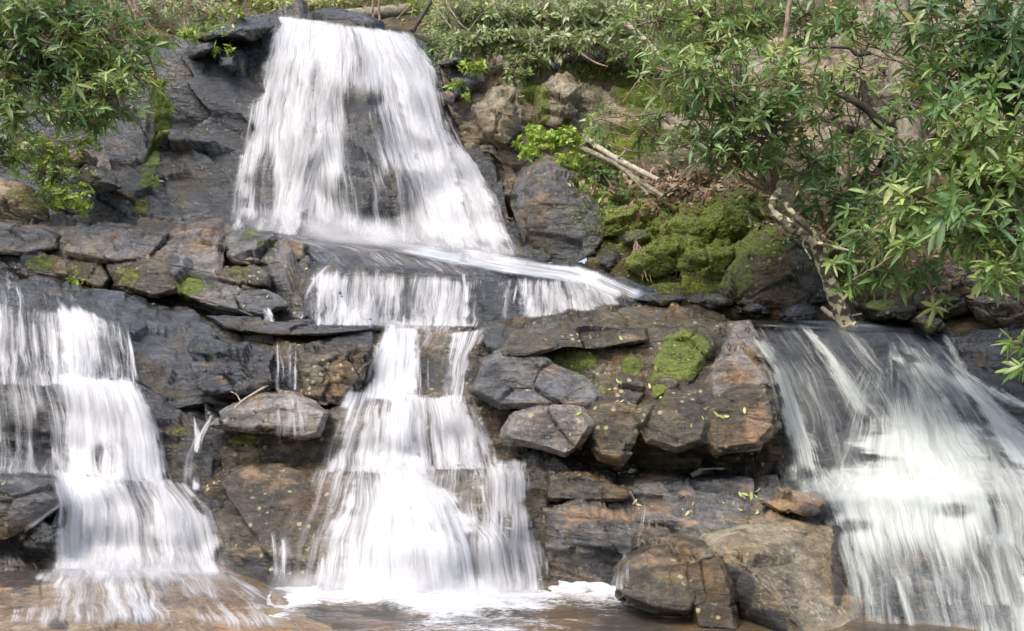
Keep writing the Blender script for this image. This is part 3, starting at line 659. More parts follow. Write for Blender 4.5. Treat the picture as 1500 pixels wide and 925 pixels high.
blk = [
    ([(950, 570, 11.8), (962, 535, 11.9), (978, 500, 12.1), (1000, 489, 12.2), (1035, 492, 12.2), (1046, 510, 12.0), (1020, 540, 11.7), (1000, 566, 11.5), (970, 580, 11.5)], (998, 530, 11.5), 'brown', 'tilted slab covered in bright moss leaning on the massive boulder', dict(moss=[(1000, 520, 50, 40, .9), (965, 560, 20, 20, .8)]), 4),
    ([(952, 568, 11.6), (965, 558, 11.7), (985, 562, 11.5), (992, 580, 11.3), (975, 590, 11.3), (955, 584, 11.4)], (972, 574, 11.2), 'brown', 'small mossy wedge stone at the foot of the tilted mossy slab', dict(moss=[(965, 575, 20, 16, .6)]), 4),
    ([(868, 590, 11.5), (880, 558, 11.7), (910, 547, 11.8), (938, 556, 11.6), (946, 575, 11.4), (930, 592, 11.2), (900, 588, 11.2)], (908, 570, 11.15), 'brown', 'small olive wedge of stone atop the upright split block', dict(moss=[(890, 570, 14, 14, .5)], tan=[(905, 585, 20, 6, .4)]), 5),
    ([(860, 605, 11.3), (872, 590, 11.4), (905, 588, 11.3), (930, 598, 11.1), (934, 625, 10.95), (922, 655, 10.9), (908, 676, 11.0), (880, 668, 11.1), (862, 640, 11.2)], (896, 628, 10.8), 'brown', 'upright cracked olive block wedged under the massive boulder', dict(dark=[(870, 640, 10, 30, .4)], moss=[(880, 600, 20, 10, .3)]), 5),
    ([(932, 606, 11.1), (948, 588, 11.4), (980, 580, 11.4), (1015, 590, 11.2), (1034, 618, 11.0), (1030, 648, 10.9), (990, 660, 10.8), (950, 646, 10.8)], (984, 622, 10.6), 'brown', 'squat block dotted with yellow lichen under the tilted mossy slab', dict(moss=[(970, 600, 20, 20, .35)], tan=[(1000, 630, 30, 20, .3)]), 5),
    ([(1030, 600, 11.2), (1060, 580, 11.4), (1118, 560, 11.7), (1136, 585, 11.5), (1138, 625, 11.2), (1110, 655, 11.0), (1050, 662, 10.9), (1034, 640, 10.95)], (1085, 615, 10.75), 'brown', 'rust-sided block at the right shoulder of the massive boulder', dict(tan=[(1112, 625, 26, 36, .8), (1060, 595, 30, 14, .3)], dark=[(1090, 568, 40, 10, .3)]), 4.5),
    ([(744, 640, 11.4), (752, 608, 11.7), (790, 596, 11.6), (848, 600, 11.4), (862, 625, 11.1), (845, 655, 10.95), (825, 667, 10.95), (790, 655, 11.0), (756, 648, 11.2)], (802, 628, 10.8), 'pink', 'silvery grey flat-faced block at the lower edge of the massive boulder', dict(tan=[(845, 605, 18, 10, .5)], dark=[(780, 655, 40, 6, .4)]), 5),
    ([(704, 575, 12.0), (712, 535, 12.2), (745, 520, 12.2), (800, 530, 12.0), (850, 552, 11.7), (872, 578, 11.4), (860, 596, 11.3), (800, 594, 11.4), (740, 596, 11.6)], (785, 564, 11.3), 'grey', 'long lavender-grey face with a rusty underside across the boulder front', dict(tan=[(820, 590, 60, 8, .6), (800, 544, 26, 12, .65)], dark=[(730, 590, 30, 8, .5)]), 5),
    ([(750, 520, 12.0), (760, 485, 12.4), (850, 480, 12.3), (930, 486, 12.2), (934, 500, 12.0), (880, 508, 11.8), (830, 506, 11.8), (780, 520, 11.9)], (840, 496, 11.75), 'brown', 'lichen-spotted cap stone on top of the massive boulder', dict(moss=[(800, 500, 40, 10, .35), (900, 490, 30, 8, .35)], tan=[(920, 492, 24, 6, .6)]), 4.5),
    ([(1070, 480, 13.2), (1098, 478, 13.0), (1122, 520, 12.0), (1132, 560, 11.7), (1110, 570, 11.6), (1080, 550, 11.7), (1060, 520, 12.0)], (1098, 530, 11.6), 'pink', 'smooth greyish shoulder slab next to the right chute', dict(dark=[(1100, 510, 20, 20, .4)]), 4),
    ([(1040, 540, 11.8), (1060, 512, 12.0), (1085, 510, 12.0), (1112, 545, 11.7), (1122, 566, 11.5), (1070, 580, 11.35), (1045, 588, 11.35)], (1078, 552, 11.3), 'pink', 'brownish grey sloping face between the mossy slab and the shoulder slab', dict(tan=[(1060, 580, 30, 8, .5)]), 4),
]
for (ol, ce, mt, lb, st, p) in blk:
    ol = [(ce[0] + (x - ce[0]) * 1.16, ce[1] + (y - ce[1]) * 1.16, Y) for x, y, Y in ol]
    ce = (ce[0], ce[1], ce[2] + .13)
    boulder('boulder_block', ol, ce, mt, lb, 'rock', 'blocks around the massive boulder', st=st, p=p, dp=dict(big=(0.7, 0.06), med=(0.22, 0.02), rough=0.02, seed=int(ce[0]), blk=.12), back=0.7, res=2.4)

loft('lower_shelf', [
    [(745, 668, 12.0), (850, 682, 11.9), (950, 690, 11.9), (1050, 692, 11.9), (1150, 702, 11.8), (1260, 722, 11.5)],
    [(765, 684, 11.2), (850, 692, 11.05), (950, 706, 10.95), (1050, 716, 10.85), (1145, 722, 10.85), (1260, 742, 10.6)],
    [(790, 732, 11.05), (850, 737, 10.9), (930, 737, 10.85), (1050, 745, 10.7), (1150, 748, 10.6), (1260, 765, 10.4)],
    [(795, 745, 10.6), (870, 752, 10.45), (950, 757, 10.4), (1050, 767, 10.2), (1150, 778, 10.1), (1260, 795, 10)],
    [(800, 800, 10.45), (870, 806, 10.3), (950, 812, 10.25), (1050, 820, 9.9), (1150, 830, 9.8), (1260, 850, 9.7)],
    [(805, 822, 10.5), (870, 822, 10.4), (950, 828, 10.3), (1050, 840, 9.9), (1150, 850, 9.8), (1260, 880, 9.6)],
    [(808, 872, 10.4), (870, 868, 10.3), (950, 870, 10.3), (1050, 890, 9.8), (1150, 900, 9.7), (1260, 930, 9.5)]],
    'grey', 'low reddish wet shelf of rock above the pool', 'ledge', back=1.0, res=2.6,
    dp=dict(big=(0.6, 0.08), med=(0.22, 0.04), rough=0.02, seed=51),
    st=dict(tan=[(880, 755, 70, 16, .8), (960, 745, 40, 12, .75), (850, 770, 40, 20, .5), (940, 790, 40, 20, .4), (1130, 760, 70, 10, .7), (1000, 765, 40, 8, .6), (850, 845, 40, 18, .6), (930, 845, 50, 20, .55), (1120, 745, 50, 14, .6), (1080, 700, 60, 10, .5), (1070, 770, 50, 12, .45), (960, 700, 40, 10, .6), (900, 775, 60, 20, .35)],
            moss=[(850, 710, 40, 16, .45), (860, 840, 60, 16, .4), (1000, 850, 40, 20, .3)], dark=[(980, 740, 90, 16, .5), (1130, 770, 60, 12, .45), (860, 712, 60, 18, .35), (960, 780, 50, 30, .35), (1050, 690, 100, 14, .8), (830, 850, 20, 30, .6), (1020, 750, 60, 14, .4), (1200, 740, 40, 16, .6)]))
boulder('olive_block', [(795, 725, 11.0), (800, 690, 11.2), (850, 690, 11.1), (900, 705, 10.95), (935, 724, 10.85), (920, 736, 10.75), (860, 738, 10.7), (800, 735, 10.8)], (858, 716, 10.6), 'brown', 'olive wet block with a dark lower rim between cascade and shelf', 'rock', p=5, st=dict(moss=[(830, 705, 30, 10, .4)], tan=[(850, 700, 40, 8, .35), (890, 732, 40, 6, .5)], dark=[(830, 728, 40, 8, .5)]), dp=dict(big=(0.4, 0.05), med=(0.15, 0.03), rough=0.02), back=.6)
boulder('flat_stone', [(1110, 735, 10.6), (1150, 716, 10.8), (1200, 722, 10.5), (1216, 738, 10.3), (1190, 756, 10.1), (1140, 752, 10.3)], (1166, 737, 10.1), 'orange', 'flat rusty brown stone where the chute first splashes out', 'rock', p=4, st=dict(dark=[(1190, 745, 30, 14, .6)]), dp=dict(big=(0.3, 0.05), med=(0.15, 0.03), rough=0.02), back=.6)

boulder('angular_boulder', [(893, 830, 9.75), (910, 806, 9.9), (955, 786, 10.1), (1000, 781, 10.0), (1034, 790, 9.8), (1040, 820, 9.5), (1030, 870, 9.3), (1012, 905, 9.25), (960, 900, 9.3), (905, 880, 9.45)], (968, 830, 9.0), 'brown', 'angular lichen-spotted grey boulder at the pool edge', p=4, st=dict(moss=[(955, 850, 50, 30, .36)], tan=[(975, 820, 60, 40, .55)], dark=[(1020, 850, 20, 30, .4)]), dp=dict(big=(0.6, 0.06), med=(0.2, 0.015), rough=0.015, seed=3, blk=.1), back=.9, res=2.4)
boulder('dark_gap_fill', [(1000, 800, 9.5), (1030, 790, 9.6), (1058, 815, 9.3), (1075, 860, 9.0), (1085, 930, 8.85), (1020, 925, 8.95), (1003, 870, 9.1)], (1035, 845, 8.85), 'brown', 'dark olive fill for the shaded gap between the two foreground boulders', 'rock', p=4, st=dict(dark0=.25, moss=[(1030, 840, 30, 40, .3)]), dp=dict(big=(0.6, 0.05), med=(0.2, 0.012), rough=0.015, blk=.1), back=.8)  # dark stone added to stand for the shade in the gap
loft('big_boulder', [
    [(1046, 812, 9.5), (1043, 850, 9.4), (1050, 888, 9.25), (1085, 910, 9.0), (1140, 945, 8.7)],
    [(1056, 806, 9.2), (1072, 838, 9.0), (1085, 868, 8.8), (1120, 902, 8.55), (1165, 948, 8.35)],
    [(1066, 800, 9.15), (1094, 828, 8.75), (1114, 850, 8.55), (1152, 892, 8.35), (1195, 950, 8.22)],
    [(1090, 777, 9.7), (1120, 806, 9.15), (1142, 840, 8.85), (1178, 890, 8.55), (1215, 955, 8.35)],
    [(1140, 762, 10.0), (1170, 790, 9.5), (1188, 830, 9.15), (1212, 880, 8.85), (1250, 960, 8.5)],
    [(1218, 772, 10.0), (1234, 805, 9.7), (1248, 850, 9.4), (1264, 905, 9.1), (1290, 965, 8.8)]],
    'tan', 'large smooth tan-grey boulder with a dark flank at the pool edge', 'boulder', back=1.2, res=2.4, soft=5,
    dp=dict(big=(0.9, 0.05), med=(0.3, 0.010), rough=0.012, seed=61, blk=0.0, crack=0.02),
    st=dict(tan=[(1150, 790, 70, 22, .42), (1180, 840, 60, 40, .3), (1190, 930, 50, 16, .6)], dark=[(1228, 830, 14, 70, .7), (1070, 865, 40, 44, .85), (1118, 915, 44, 26, .85), (1105, 826, 12, 8, .55), (1120, 816, 6, 5, .6), (1164, 890, 8, 3, .8), (1180, 783, 5, 4, .7), (1215, 895, 16, 12, .4)], moss=[(1175, 940, 30, 8, .6), (1060, 880, 20, 30, .35)]))  # dark blotches on the left flank paint its shade into the colour

# ------------------------------------------------------------------ right chute and bank stones
loft('chute_bed', [
    [(1075, 465, 14.2), (1200, 468, 14.2), (1330, 478, 14.0), (1450, 505, 13.6), (1560, 525, 13.2)],
    [(1078, 484, 13), (1150, 482, 13.2), (1250, 482, 13.2), (1350, 492, 12.9), (1420, 522, 12.6), (1560, 600, 11.8)],
    [(1128, 590, 12), (1200, 600, 11.7), (1300, 590, 11.6), (1400, 600, 11.5), (1480, 630, 11.4), (1560, 660, 11)],
    [(1145, 718, 11), (1230, 705, 10.8), (1300, 672, 10.9), (1400, 690, 10.6), (1480, 672, 10.7), (1560, 690, 10.5)],
    [(1150, 730, 10.8), (1230, 722, 10.5), (1300, 690, 10.55), (1400, 712, 10.25), (1480, 690, 10.3), (1560, 712, 10.0)],
    [(1205, 770, 10.35), (1260, 775, 10.15), (1340, 745, 10.15), (1400, 770, 9.9), (1480, 760, 9.9), (1560, 785, 9.5)],
    [(1212, 782, 10.1), (1260, 788, 9.8), (1340, 760, 9.8), (1400, 788, 9.55), (1480, 775, 9.6), (1560, 800, 9.2)],
    [(1240, 860, 9.4), (1300, 860, 9.2), (1400, 865, 8.95), (1480, 870, 8.7), (1560, 900, 8.4)],
    [(1240, 960, 8.8), (1300, 960, 8.7), (1400, 965, 8.5), (1500, 970, 8.3), (1560, 980, 8.1)]],
    'wet', 'dark bluish bedrock chute under the shaded cascade', 'ledge', back=1.0,
    dp=dict(big=(0.8, 0.07), med=(0.3, 0.035), rough=0.02, seed=71, blk=.5),
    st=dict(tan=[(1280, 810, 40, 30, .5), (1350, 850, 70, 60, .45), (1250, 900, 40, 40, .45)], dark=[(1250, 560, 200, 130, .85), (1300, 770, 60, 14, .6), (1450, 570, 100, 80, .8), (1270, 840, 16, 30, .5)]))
rk = [
    ([(1378, 560, 12.6), (1385, 500, 13.2), (1420, 484, 13.3), (1480, 480, 13.2), (1540, 470, 13.2), (1600, 480, 13), (1600, 600, 11.8), (1500, 585, 12), (1440, 575, 12.2)], (1480, 530, 12.2), 'wet', 'dark shiny bank rock to the right of the chute', dict(dark0=.35)),
    ([(1395, 580, 12.2), (1420, 560, 12.2), (1470, 572, 12), (1520, 600, 11.7), (1540, 640, 11.4), (1480, 625, 11.4), (1420, 605, 11.8)], (1465, 596, 11.5), 'wet', 'low dark rock between the main chute and its right side trickle', dict(dark0=.4)),
    ([(1250, 450, 14.2), (1275, 440, 14.3), (1320, 440, 14.2), (1340, 456, 13.9), (1330, 470, 13.6), (1280, 470, 13.6)], (1296, 456, 13.4), 'brown', 'rounded mossy stone in the row above the chute, below the hanging roots', dict(moss_up=.3, moss=[(1290, 450, 30, 12, .4)], dark0=.3)),
    ([(1330, 470, 13.8), (1345, 452, 14), (1370, 460, 13.8), (1382, 485, 13.4), (1360, 492, 13.2)], (1356, 474, 13.1), 'brown', 'mossy green stone ending the row at the chute right lip', dict(moss=[(1366, 475, 16, 14, .6)], dark0=.3)),
    ([(1135, 462, 14), (1150, 447, 14.2), (1180, 446, 14.1), (1200, 458, 13.9), (1190, 470, 13.6), (1150, 470, 13.6)], (1168, 459, 13.5), 'wet', 'small dark stone in the row just left of the mossy trunk foot', dict(dark0=.3, moss_up=.25)),
    ([(1075, 456, 14.2), (1095, 442, 14.4), (1130, 444, 14.3), (1138, 458, 14.0), (1110, 466, 13.8)], (1108, 454, 13.7), 'wet', 'flat dark stone at the upstream end of the row above the chute', dict(dark0=.3, moss_up=.3)),
    ([(1000, 440, 14.6), (1020, 428, 14.8), (1060, 430, 14.7), (1075, 446, 14.4), (1040, 454, 14.2)], (1038, 441, 14.1), 'wet', 'low mossy dark stone in the stream behind the massive boulder', dict(dark0=.25, moss_up=.4)),
    ([(925, 438, 14.4), (945, 432, 14.5), (985, 431, 14.4), (1005, 440, 14.2), (970, 450, 13.9)], (962, 440, 13.85), 'wet', 'flat stone splitting the stream where the bright flow ends', dict(moss_up=.4, dark0=.2)),
    ([(872, 388, 15.8), (880, 372, 16), (905, 372, 15.9), (908, 390, 15.5), (890, 398, 15.4)], (892, 385, 15.3), 'wet', 'small black stone at the water edge under the bank ferns', dict(dark0=.4)),
    ([(905, 345, 16.2), (915, 335, 16.3), (945, 335, 16.2), (958, 348, 15.9), (940, 362, 15.7), (912, 358, 15.8)], (932, 348, 15.6), 'wet', 'dark flat-topped stone set into the mossy bank', dict(dark0=.2, moss_up=.5)),
]
for (ol, ce, mt, lb, st) in rk:
    boulder('stream_stone', ol, ce, mt, lb, 'rock', 'dark stones along the stream', st=st, p=3, dp=dict(big=(0.5, 0.06), med=(0.2, 0.03), rough=0.02, seed=int(ce[0])), back=.7)

boulder('mossy_boulder', [(1050, 425, 14.9), (1055, 395, 15.0), (1075, 362, 15.2), (1110, 330, 15.3), (1150, 326, 15.2), (1185, 348, 15.0), (1206, 390, 14.7), (1212, 440, 14.3), (1170, 452, 14.1), (1100, 450, 14.2), (1065, 442, 14.5)], (1130, 395, 13.9), 'brown',
        'big dark boulder furred with dim green moss beneath the leaning mottled trunk', st=dict(moss=[(1110, 350, 70, 36, .7), (1075, 400, 40, 50, .55), (1150, 420, 60, 40, .4), (1060, 370, 40, 30, .9)], dark0=.35), p=2.6, dp=dict(big=(0.8, 0.08), med=(0.3, 0.03), rough=0.05, seed=2, blk=.3))
mo = [(905, 325, 26, 16.3, 'yellow-green moss cushion nearest the grey boulder'), (945, 318, 30, 16.2, 'rounded moss cushion above the flat-topped bank stone'), (985, 330, 30, 16.0, 'moss cushion in the middle of the mossy bank'),
      (1025, 345, 38, 15.6, 'large bright moss hummock left of the dark mossy boulder'), (1060, 330, 34, 15.5, 'bright moss hummock leaning on top of the dark mossy boulder'), (1000, 372, 34, 15.3, 'moss-grown stone above the exposed roots'), (1042, 385, 30, 15.1, 'moss-grown stone touching the dark mossy boulder at stream level'), (1085, 300, 30, 15.9, 'mossy stump-like rock below the hanging branches'),
      (1215, 385, 30, 14.9, 'moss-covered rock behind the leaning mottled trunk'), (960, 385, 26, 15.3, 'dull mossy stone at the stream edge of the bank'), (880, 300, 26, 16.7, 'brown-green moss pad climbing the flank of the grey boulder')]
for x, y, r, Y, lb in mo:
    ang = np.linspace(0, 2 * math.pi, 10)[:-1]
    ol = [(x + r * 1.55 * math.cos(a) * (0.85 + 0.3 * random.random()), y - r * 0.85 * math.sin(a) * (0.85 + 0.3 * random.random()), Y + 0.15 * math.sin(a)) for a in ang]
    boulder('mossy_stone', ol, (x, y, Y - 0.28), 'brown', lb, 'rock', 'mossy stones on the bank', st=dict(moss=[(x, y, r * 2, r * 2, .85)], moss_up=.4), p=2.2, dp=dict(big=(0.4, 0.08), med=(0.15, 0.04), rough=0.09, lump=0.04, seed=int(x), blk=0), back=.7)
rb = [(1400, 425, 70, 40, 14.0, 'brown', 'big brown rock in shade beneath the right rhododendron'), (1490, 440, 70, 45, 13.6, 'brown', 'dim olive rock at the far right bank under drooping leaves')]
for x, y, rx, ry, Y, mt, lb in rb:
    ang = np.linspace(0, 2 * math.pi, 11)[:-1]
    ol = [(x + rx * math.cos(a) * (0.85 + 0.3 * random.random()), y - ry * math.sin(a) * (0.85 + 0.3 * random.random()), Y + 0.3 * math.sin(a)) for a in ang]
    boulder('bank_rock', ol, (x, y, Y - 0.6), mt, lb, 'rock', st=dict(moss_up=.2, tan=[(x, y, rx, ry, .3)]), p=2.6, dp=dict(big=(0.6, 0.09), med=(0.2, 0.04), rough=0.03, seed=int(x)), back=.9)
# ------------------------------------------------------------------ water
def water_mat(name, white, film=0.09, contrast=2.0, soft=0.0):
    T = NT(name)
    uv = T.n('ShaderNodeUVMap', uv_map='UVMap').outputs[0]
    P = T.n('ShaderNodeNewGeometry').outputs['Position']
    d = T.attr('flow')
    wob = T.n('ShaderNodeTexNoise', {'Vector': uv, 'Scale': 2.0, 'Detail': 2.0}).outputs[1]
    uvw = T.n('ShaderNodeVectorMath', {0: uv, 1: T.n('ShaderNodeVectorMath', {0: wob, 1: (0.10, 0.0, 0.0)}, operation='MULTIPLY').outputs[0]}, operation='ADD').outputs[0]
    def streak(su, sv, det, r=0.55):
        v = T.n('ShaderNodeMapping', {'Vector': uvw, 'Scale': (su, sv, 1)}).outputs[0]
        return T.noise(v, 1.0, det, r)
    a = streak(3.5, 0.45, 2); b = streak(14.0, 0.7, 3); c = streak(46.0, 1.2, 4, 0.7)
    n = T.math('ADD', T.math('ADD', T.math('MULTIPLY', a, 0.30), T.math('MULTIPLY', b, 0.36)), T.math('MULTIPLY', c, 0.34))
    n = T.math('MULTIPLY', T.math('SUBTRACT', n, 0.5), contrast * 1.75)
    al = T.math('ADD', T.math('SUBTRACT', T.math('MULTIPLY', d, 1.30), 0.46), n)
    al = T.smooth(al, -0.12 - soft, 1.0 + soft)
    al = T.math('MULTIPLY', al, T.smooth(d, 0.0, 0.16))
    bp = T.n('ShaderNodeBump', {'Strength': 0.35, 'Distance': 0.05, 'Height': T.math('ADD', T.math('MULTIPLY', b, 0.7), T.math('MULTIPLY', c, 0.3))}).outputs[0]
    df = T.n('ShaderNodeBsdfDiffuse', {'Color': (*white, 1), 'Normal': bp}).outputs[0]
    tr = T.n('ShaderNodeBsdfTranslucent', {'Color': (*white, 1), 'Normal': bp}).outputs[0]
    wh = T.n('ShaderNodeMixShader', {0: 0.25, 1: df, 2: tr}).outputs[0]
    gl = T.n('ShaderNodeBsdfGlossy', {'Color': (1, 1, 1, 1), 'Roughness': 0.28, 'Normal': bp}).outputs[0]
    tp = T.n('ShaderNodeBsdfTransparent', {'Color': (1, 1, 1, 1)}).outputs[0]
    fr = T.n('ShaderNodeFresnel', {'IOR': 1.33, 'Normal': bp}).outputs[0]
    clear = T.n('ShaderNodeMixShader', {0: T.math('MULTIPLY', T.math('MULTIPLY', fr, T.smooth(d, 0.02, 0.2)), film * 2), 1: tp, 2: gl}).outputs[0]
    T.surf(T.n('ShaderNodeMixShader', {0: al, 1: clear, 2: wh}).outputs[0])
    return T.m
M['white'] = water_mat('white_water', (0.71, 0.71, 0.725))
M['chute'] = water_mat('shade_tinted_water', (0.66, 0.69, 0.65), film=.06, contrast=1.9, soft=0.12)  # copy of the white water with the chute's shade in its grey-green tint

# every rock as one search tree so that water can lie on the rock
bv, bf, off = [], [], 0
for V, fs in ROCKS:
    bv.append(V)
    for f in (fs if isinstance(fs, list) else [fs]):
        bf.extend((f + off).tolist())
    off += len(V)
bvh = BVHTree.FromPolygons([tuple(v) for v in np.concatenate(bv)], bf)
camv = Vector((0, 0, CAMZ))
def rock_depth(px, py):
    d = rays(px, py).reshape(-1, 3)
    out = np.full(len(d), np.nan)
    for k in range(len(d)):
        h = bvh.ray_cast(camv, Vector(d[k]))
        if h[0] is not None: out[k] = h[0].y
    return out.reshape(np.shape(px))

def flow_surface(L, Rr, res=5.0, drape=12, off=0.05, body=0.0):
    """depth of the water skin between a left and a right edge traced downstream, draped over the rock"""
    ln = max(np.hypot(np.diff(np.array(e)[:, 0]), np.diff(np.array(e)[:, 1])).sum() for e in (L, Rr))
    nv = int(max(8, ln / res))
    l, r = resample(L, nv), resample(Rr, nv)
    nu = int(max(7, np.hypot(l[:, 0] - r[:, 0], l[:, 1] - r[:, 1]).mean() / res))
    t = np.linspace(0, 1, nu)[None, :]
    px = l[:, :1] * (1 - t) + r[:, :1] * t
    py = l[:, 1:2] * (1 - t) + r[:, 1:2] * t
    Y = rock_depth(px, py)
    m = np.isnan(Y)
    Y[m] = np.nanmedian(Y) if not m.all() else 12
    Z = Y.copy()
    for k in range(1, drape):                       # leaps over recesses
        Z[k:] = np.minimum(Z[k:], Y[:-k] + 0.010 * k)
    Y2 = Z.copy()
    for k in (1, 2):                                # and over small knobs
        Z[:, k:] = np.minimum(Z[:, k:], Y2[:, :-k] + .01); Z[:, :-k] = np.minimum(Z[:, :-k], Y2[:, k:] + .01)
        Z[:-k] = np.minimum(Z[:-k], Y2[k:] + .05)
    for _ in range(8):
        Z[1:-1] = (Z[:-2] + 2 * Z[1:-1] + Z[2:]) / 4
        Z[:, 1:-1] = (Z[:, :-2] + 2 * Z[:, 1:-1] + Z[:, 2:]) / 4
    Z = np.minimum(Z, Y2 + 0.03) - off
    Z -= body * np.sin(np.pi * t) ** 0.7 * np.sin(np.pi * np.clip(np.linspace(0, 1, nv) * 1.1 + .05, 0, 1))[:, None] ** .6
    return px, py, Z

def bil(A, u, v):
    nv, nu = A.shape
    x = np.clip(u, 0, 1) * (nu - 1); y = np.clip(v, 0, 1) * (nv - 1)
    i = np.minimum(x.astype(int), nu - 2); j = np.minimum(y.astype(int), nv - 2)
    fx, fy = x - i, y - j
    return A[j, i] * (1 - fx) * (1 - fy) + A[j, i + 1] * fx * (1 - fy) + A[j + 1, i] * (1 - fx) * fy + A[j + 1, i + 1] * fx * fy

SEED = [0]
def water(L, Rr, veil=0.45, n=20, w=(7, 26), dens=(.35, .8), t0=(0, .35), ln=(.4, 1.0), top=.05, bot=.04, side=.1, off=.05, drape=12, holes=(), body=0.0, core=None, um=(0, 1)):
    """a sheet of falling water: a thin veil and many separate strands lying on it. Returns meshes."""
    SEED[0] += 1
    seed = SEED[0]
    px, py, Z = flow_surface(L, Rr, off=off, drape=drape, body=body)
    P0 = W(px, py, Z)
    wm = np.linalg.norm(P0[:, -1] - P0[:, 0], axis=1).mean()
    vm = np.r_[0, np.cumsum(np.linalg.norm(np.diff(P0, axis=0), axis=2).mean(1))]
    wpx = np.hypot(px[:, -1] - px[:, 0], py[:, -1] - py[:, 0]).mean()
    out = []
    def piece(uu, vv, D, lift, s):
        x, y, z = bil(px, uu, vv), bil(py, uu, vv), bil(Z, uu, vv)
        for (hx, hy, rx, ry, k) in holes:
            D = D * (1 - k * sstep(1.3, 0.5, np.sqrt(((x - hx) / rx) ** 2 + ((y - hy) / ry) ** 2)))
        P = W(x, y, z - lift).reshape(-1, 3)
        U = np.stack([uu * wm + s * 7.3, np.interp(vv, np.linspace(0, 1, len(vm)), vm) + s * 3.1], -1).reshape(-1, 2)
        out.append((P, grid_faces(*uu.shape), U, D.ravel()))
    if veil:
        nv, nu = px.shape
        uu = np.broadcast_to(np.linspace(0, 1, nu)[None], (nv, nu)); vv = np.broadcast_to(np.linspace(0, 1, nv)[:, None], (nv, nu))
        q = np.stack([uu.ravel() * wm * 2.4 + seed * 9, vv.ravel() * vm[-1] * .7, 0 * uu.ravel() + seed], 1)
        patch = fbm(q, 4, seed).reshape(nv, nu)
        en = fbm(np.stack([vv.ravel() * vm[-1] * 3.0 + seed * 5, uu.ravel() * 2, 0 * uu.ravel()], 1), 4, 5 + seed, .6).reshape(nv, nu)
        un = fbm(np.stack([uu.ravel() * wm * 4.0 + seed * 9, 0 * uu.ravel() + seed, vv.ravel()], 1), 4, 15 + seed, .6).reshape(nv, nu)
        e = sstep(0, side, uu - (en - .4) * 2.2 * side) * sstep(0, side, 1 - uu - (en - .4) * 2.2 * side)
        D = veil * e * sstep(0, top, vv - (un - .4) * min(top * 2.5, .16)) * sstep(0, bot, 1 - vv - (un - .4) * min(bot * 2.5, .22))
        D = D * (0.45 + 1.05 * patch)
        piece(uu, vv, np.minimum(D, .92), 0.0, seed)
    r = np.random.default_rng(seed)
    for k in range(int(n * .62)):
        c = um[0] + (um[1] - um[0]) * r.random()
        if core is not None and r.random() < .6:
            c = np.clip(r.normal(core, .14), .02, .98)
        wk = 1.25 * r.uniform(*w) / wpx
        c = np.clip(c, wk * .55, max(wk * .55, 1 - wk * .55))
        a = r.uniform(*t0) if r.random() < .75 else 0.0
        b = min(1.0, a + r.uniform(*ln))
        nv = max(8, int((b - a) * len(vm))); nu = 7
        v1 = np.linspace(a, b, nv)[:, None]
        drift = r.normal(0, .012) * (v1 - a) + .006 * np.sin(v1 * 9 + r.random() * 6)
        spread = 0.7 + .6 * (v1 - a) / max(b - a, .01)
        sx = np.linspace(-1, 1, nu)[None]
        uu = c + drift + sx * wk * .5 * spread
        vv = v1 + 0 * sx
        prof = np.cos(sx * np.pi / 2) ** 1.3
        tt = (vv - a) / max(b - a, .01)
        fade_in = sstep(0, r.uniform(.12, .5), tt); fade_out = sstep(0, .04 if b >= .999 else r.uniform(.2, .5), 1 - tt)
        D = (1.15 if w[1] <= 10 else 0.78) * r.uniform(*dens) * prof * fade_in * fade_out
        piece(uu, vv, D, .008 + .05 * r.random(), seed + k * .137)
    return out

def fall(name, label, mat, parts, cat='waterfall'):
    V, Fc, U, D = [], [], [], []
    o = 0
    for kw in parts:
        for P, f, u, d in water(**kw):
            V.append(P); Fc.append(f + o); U.append(u); D.append(d); o += len(P)
    ob = mesh_obj(name, np.concatenate(V), Fc, M[mat], attrs={'flow': np.concatenate(D)}, uv=np.concatenate(U))
    return tag(ob, label, cat)

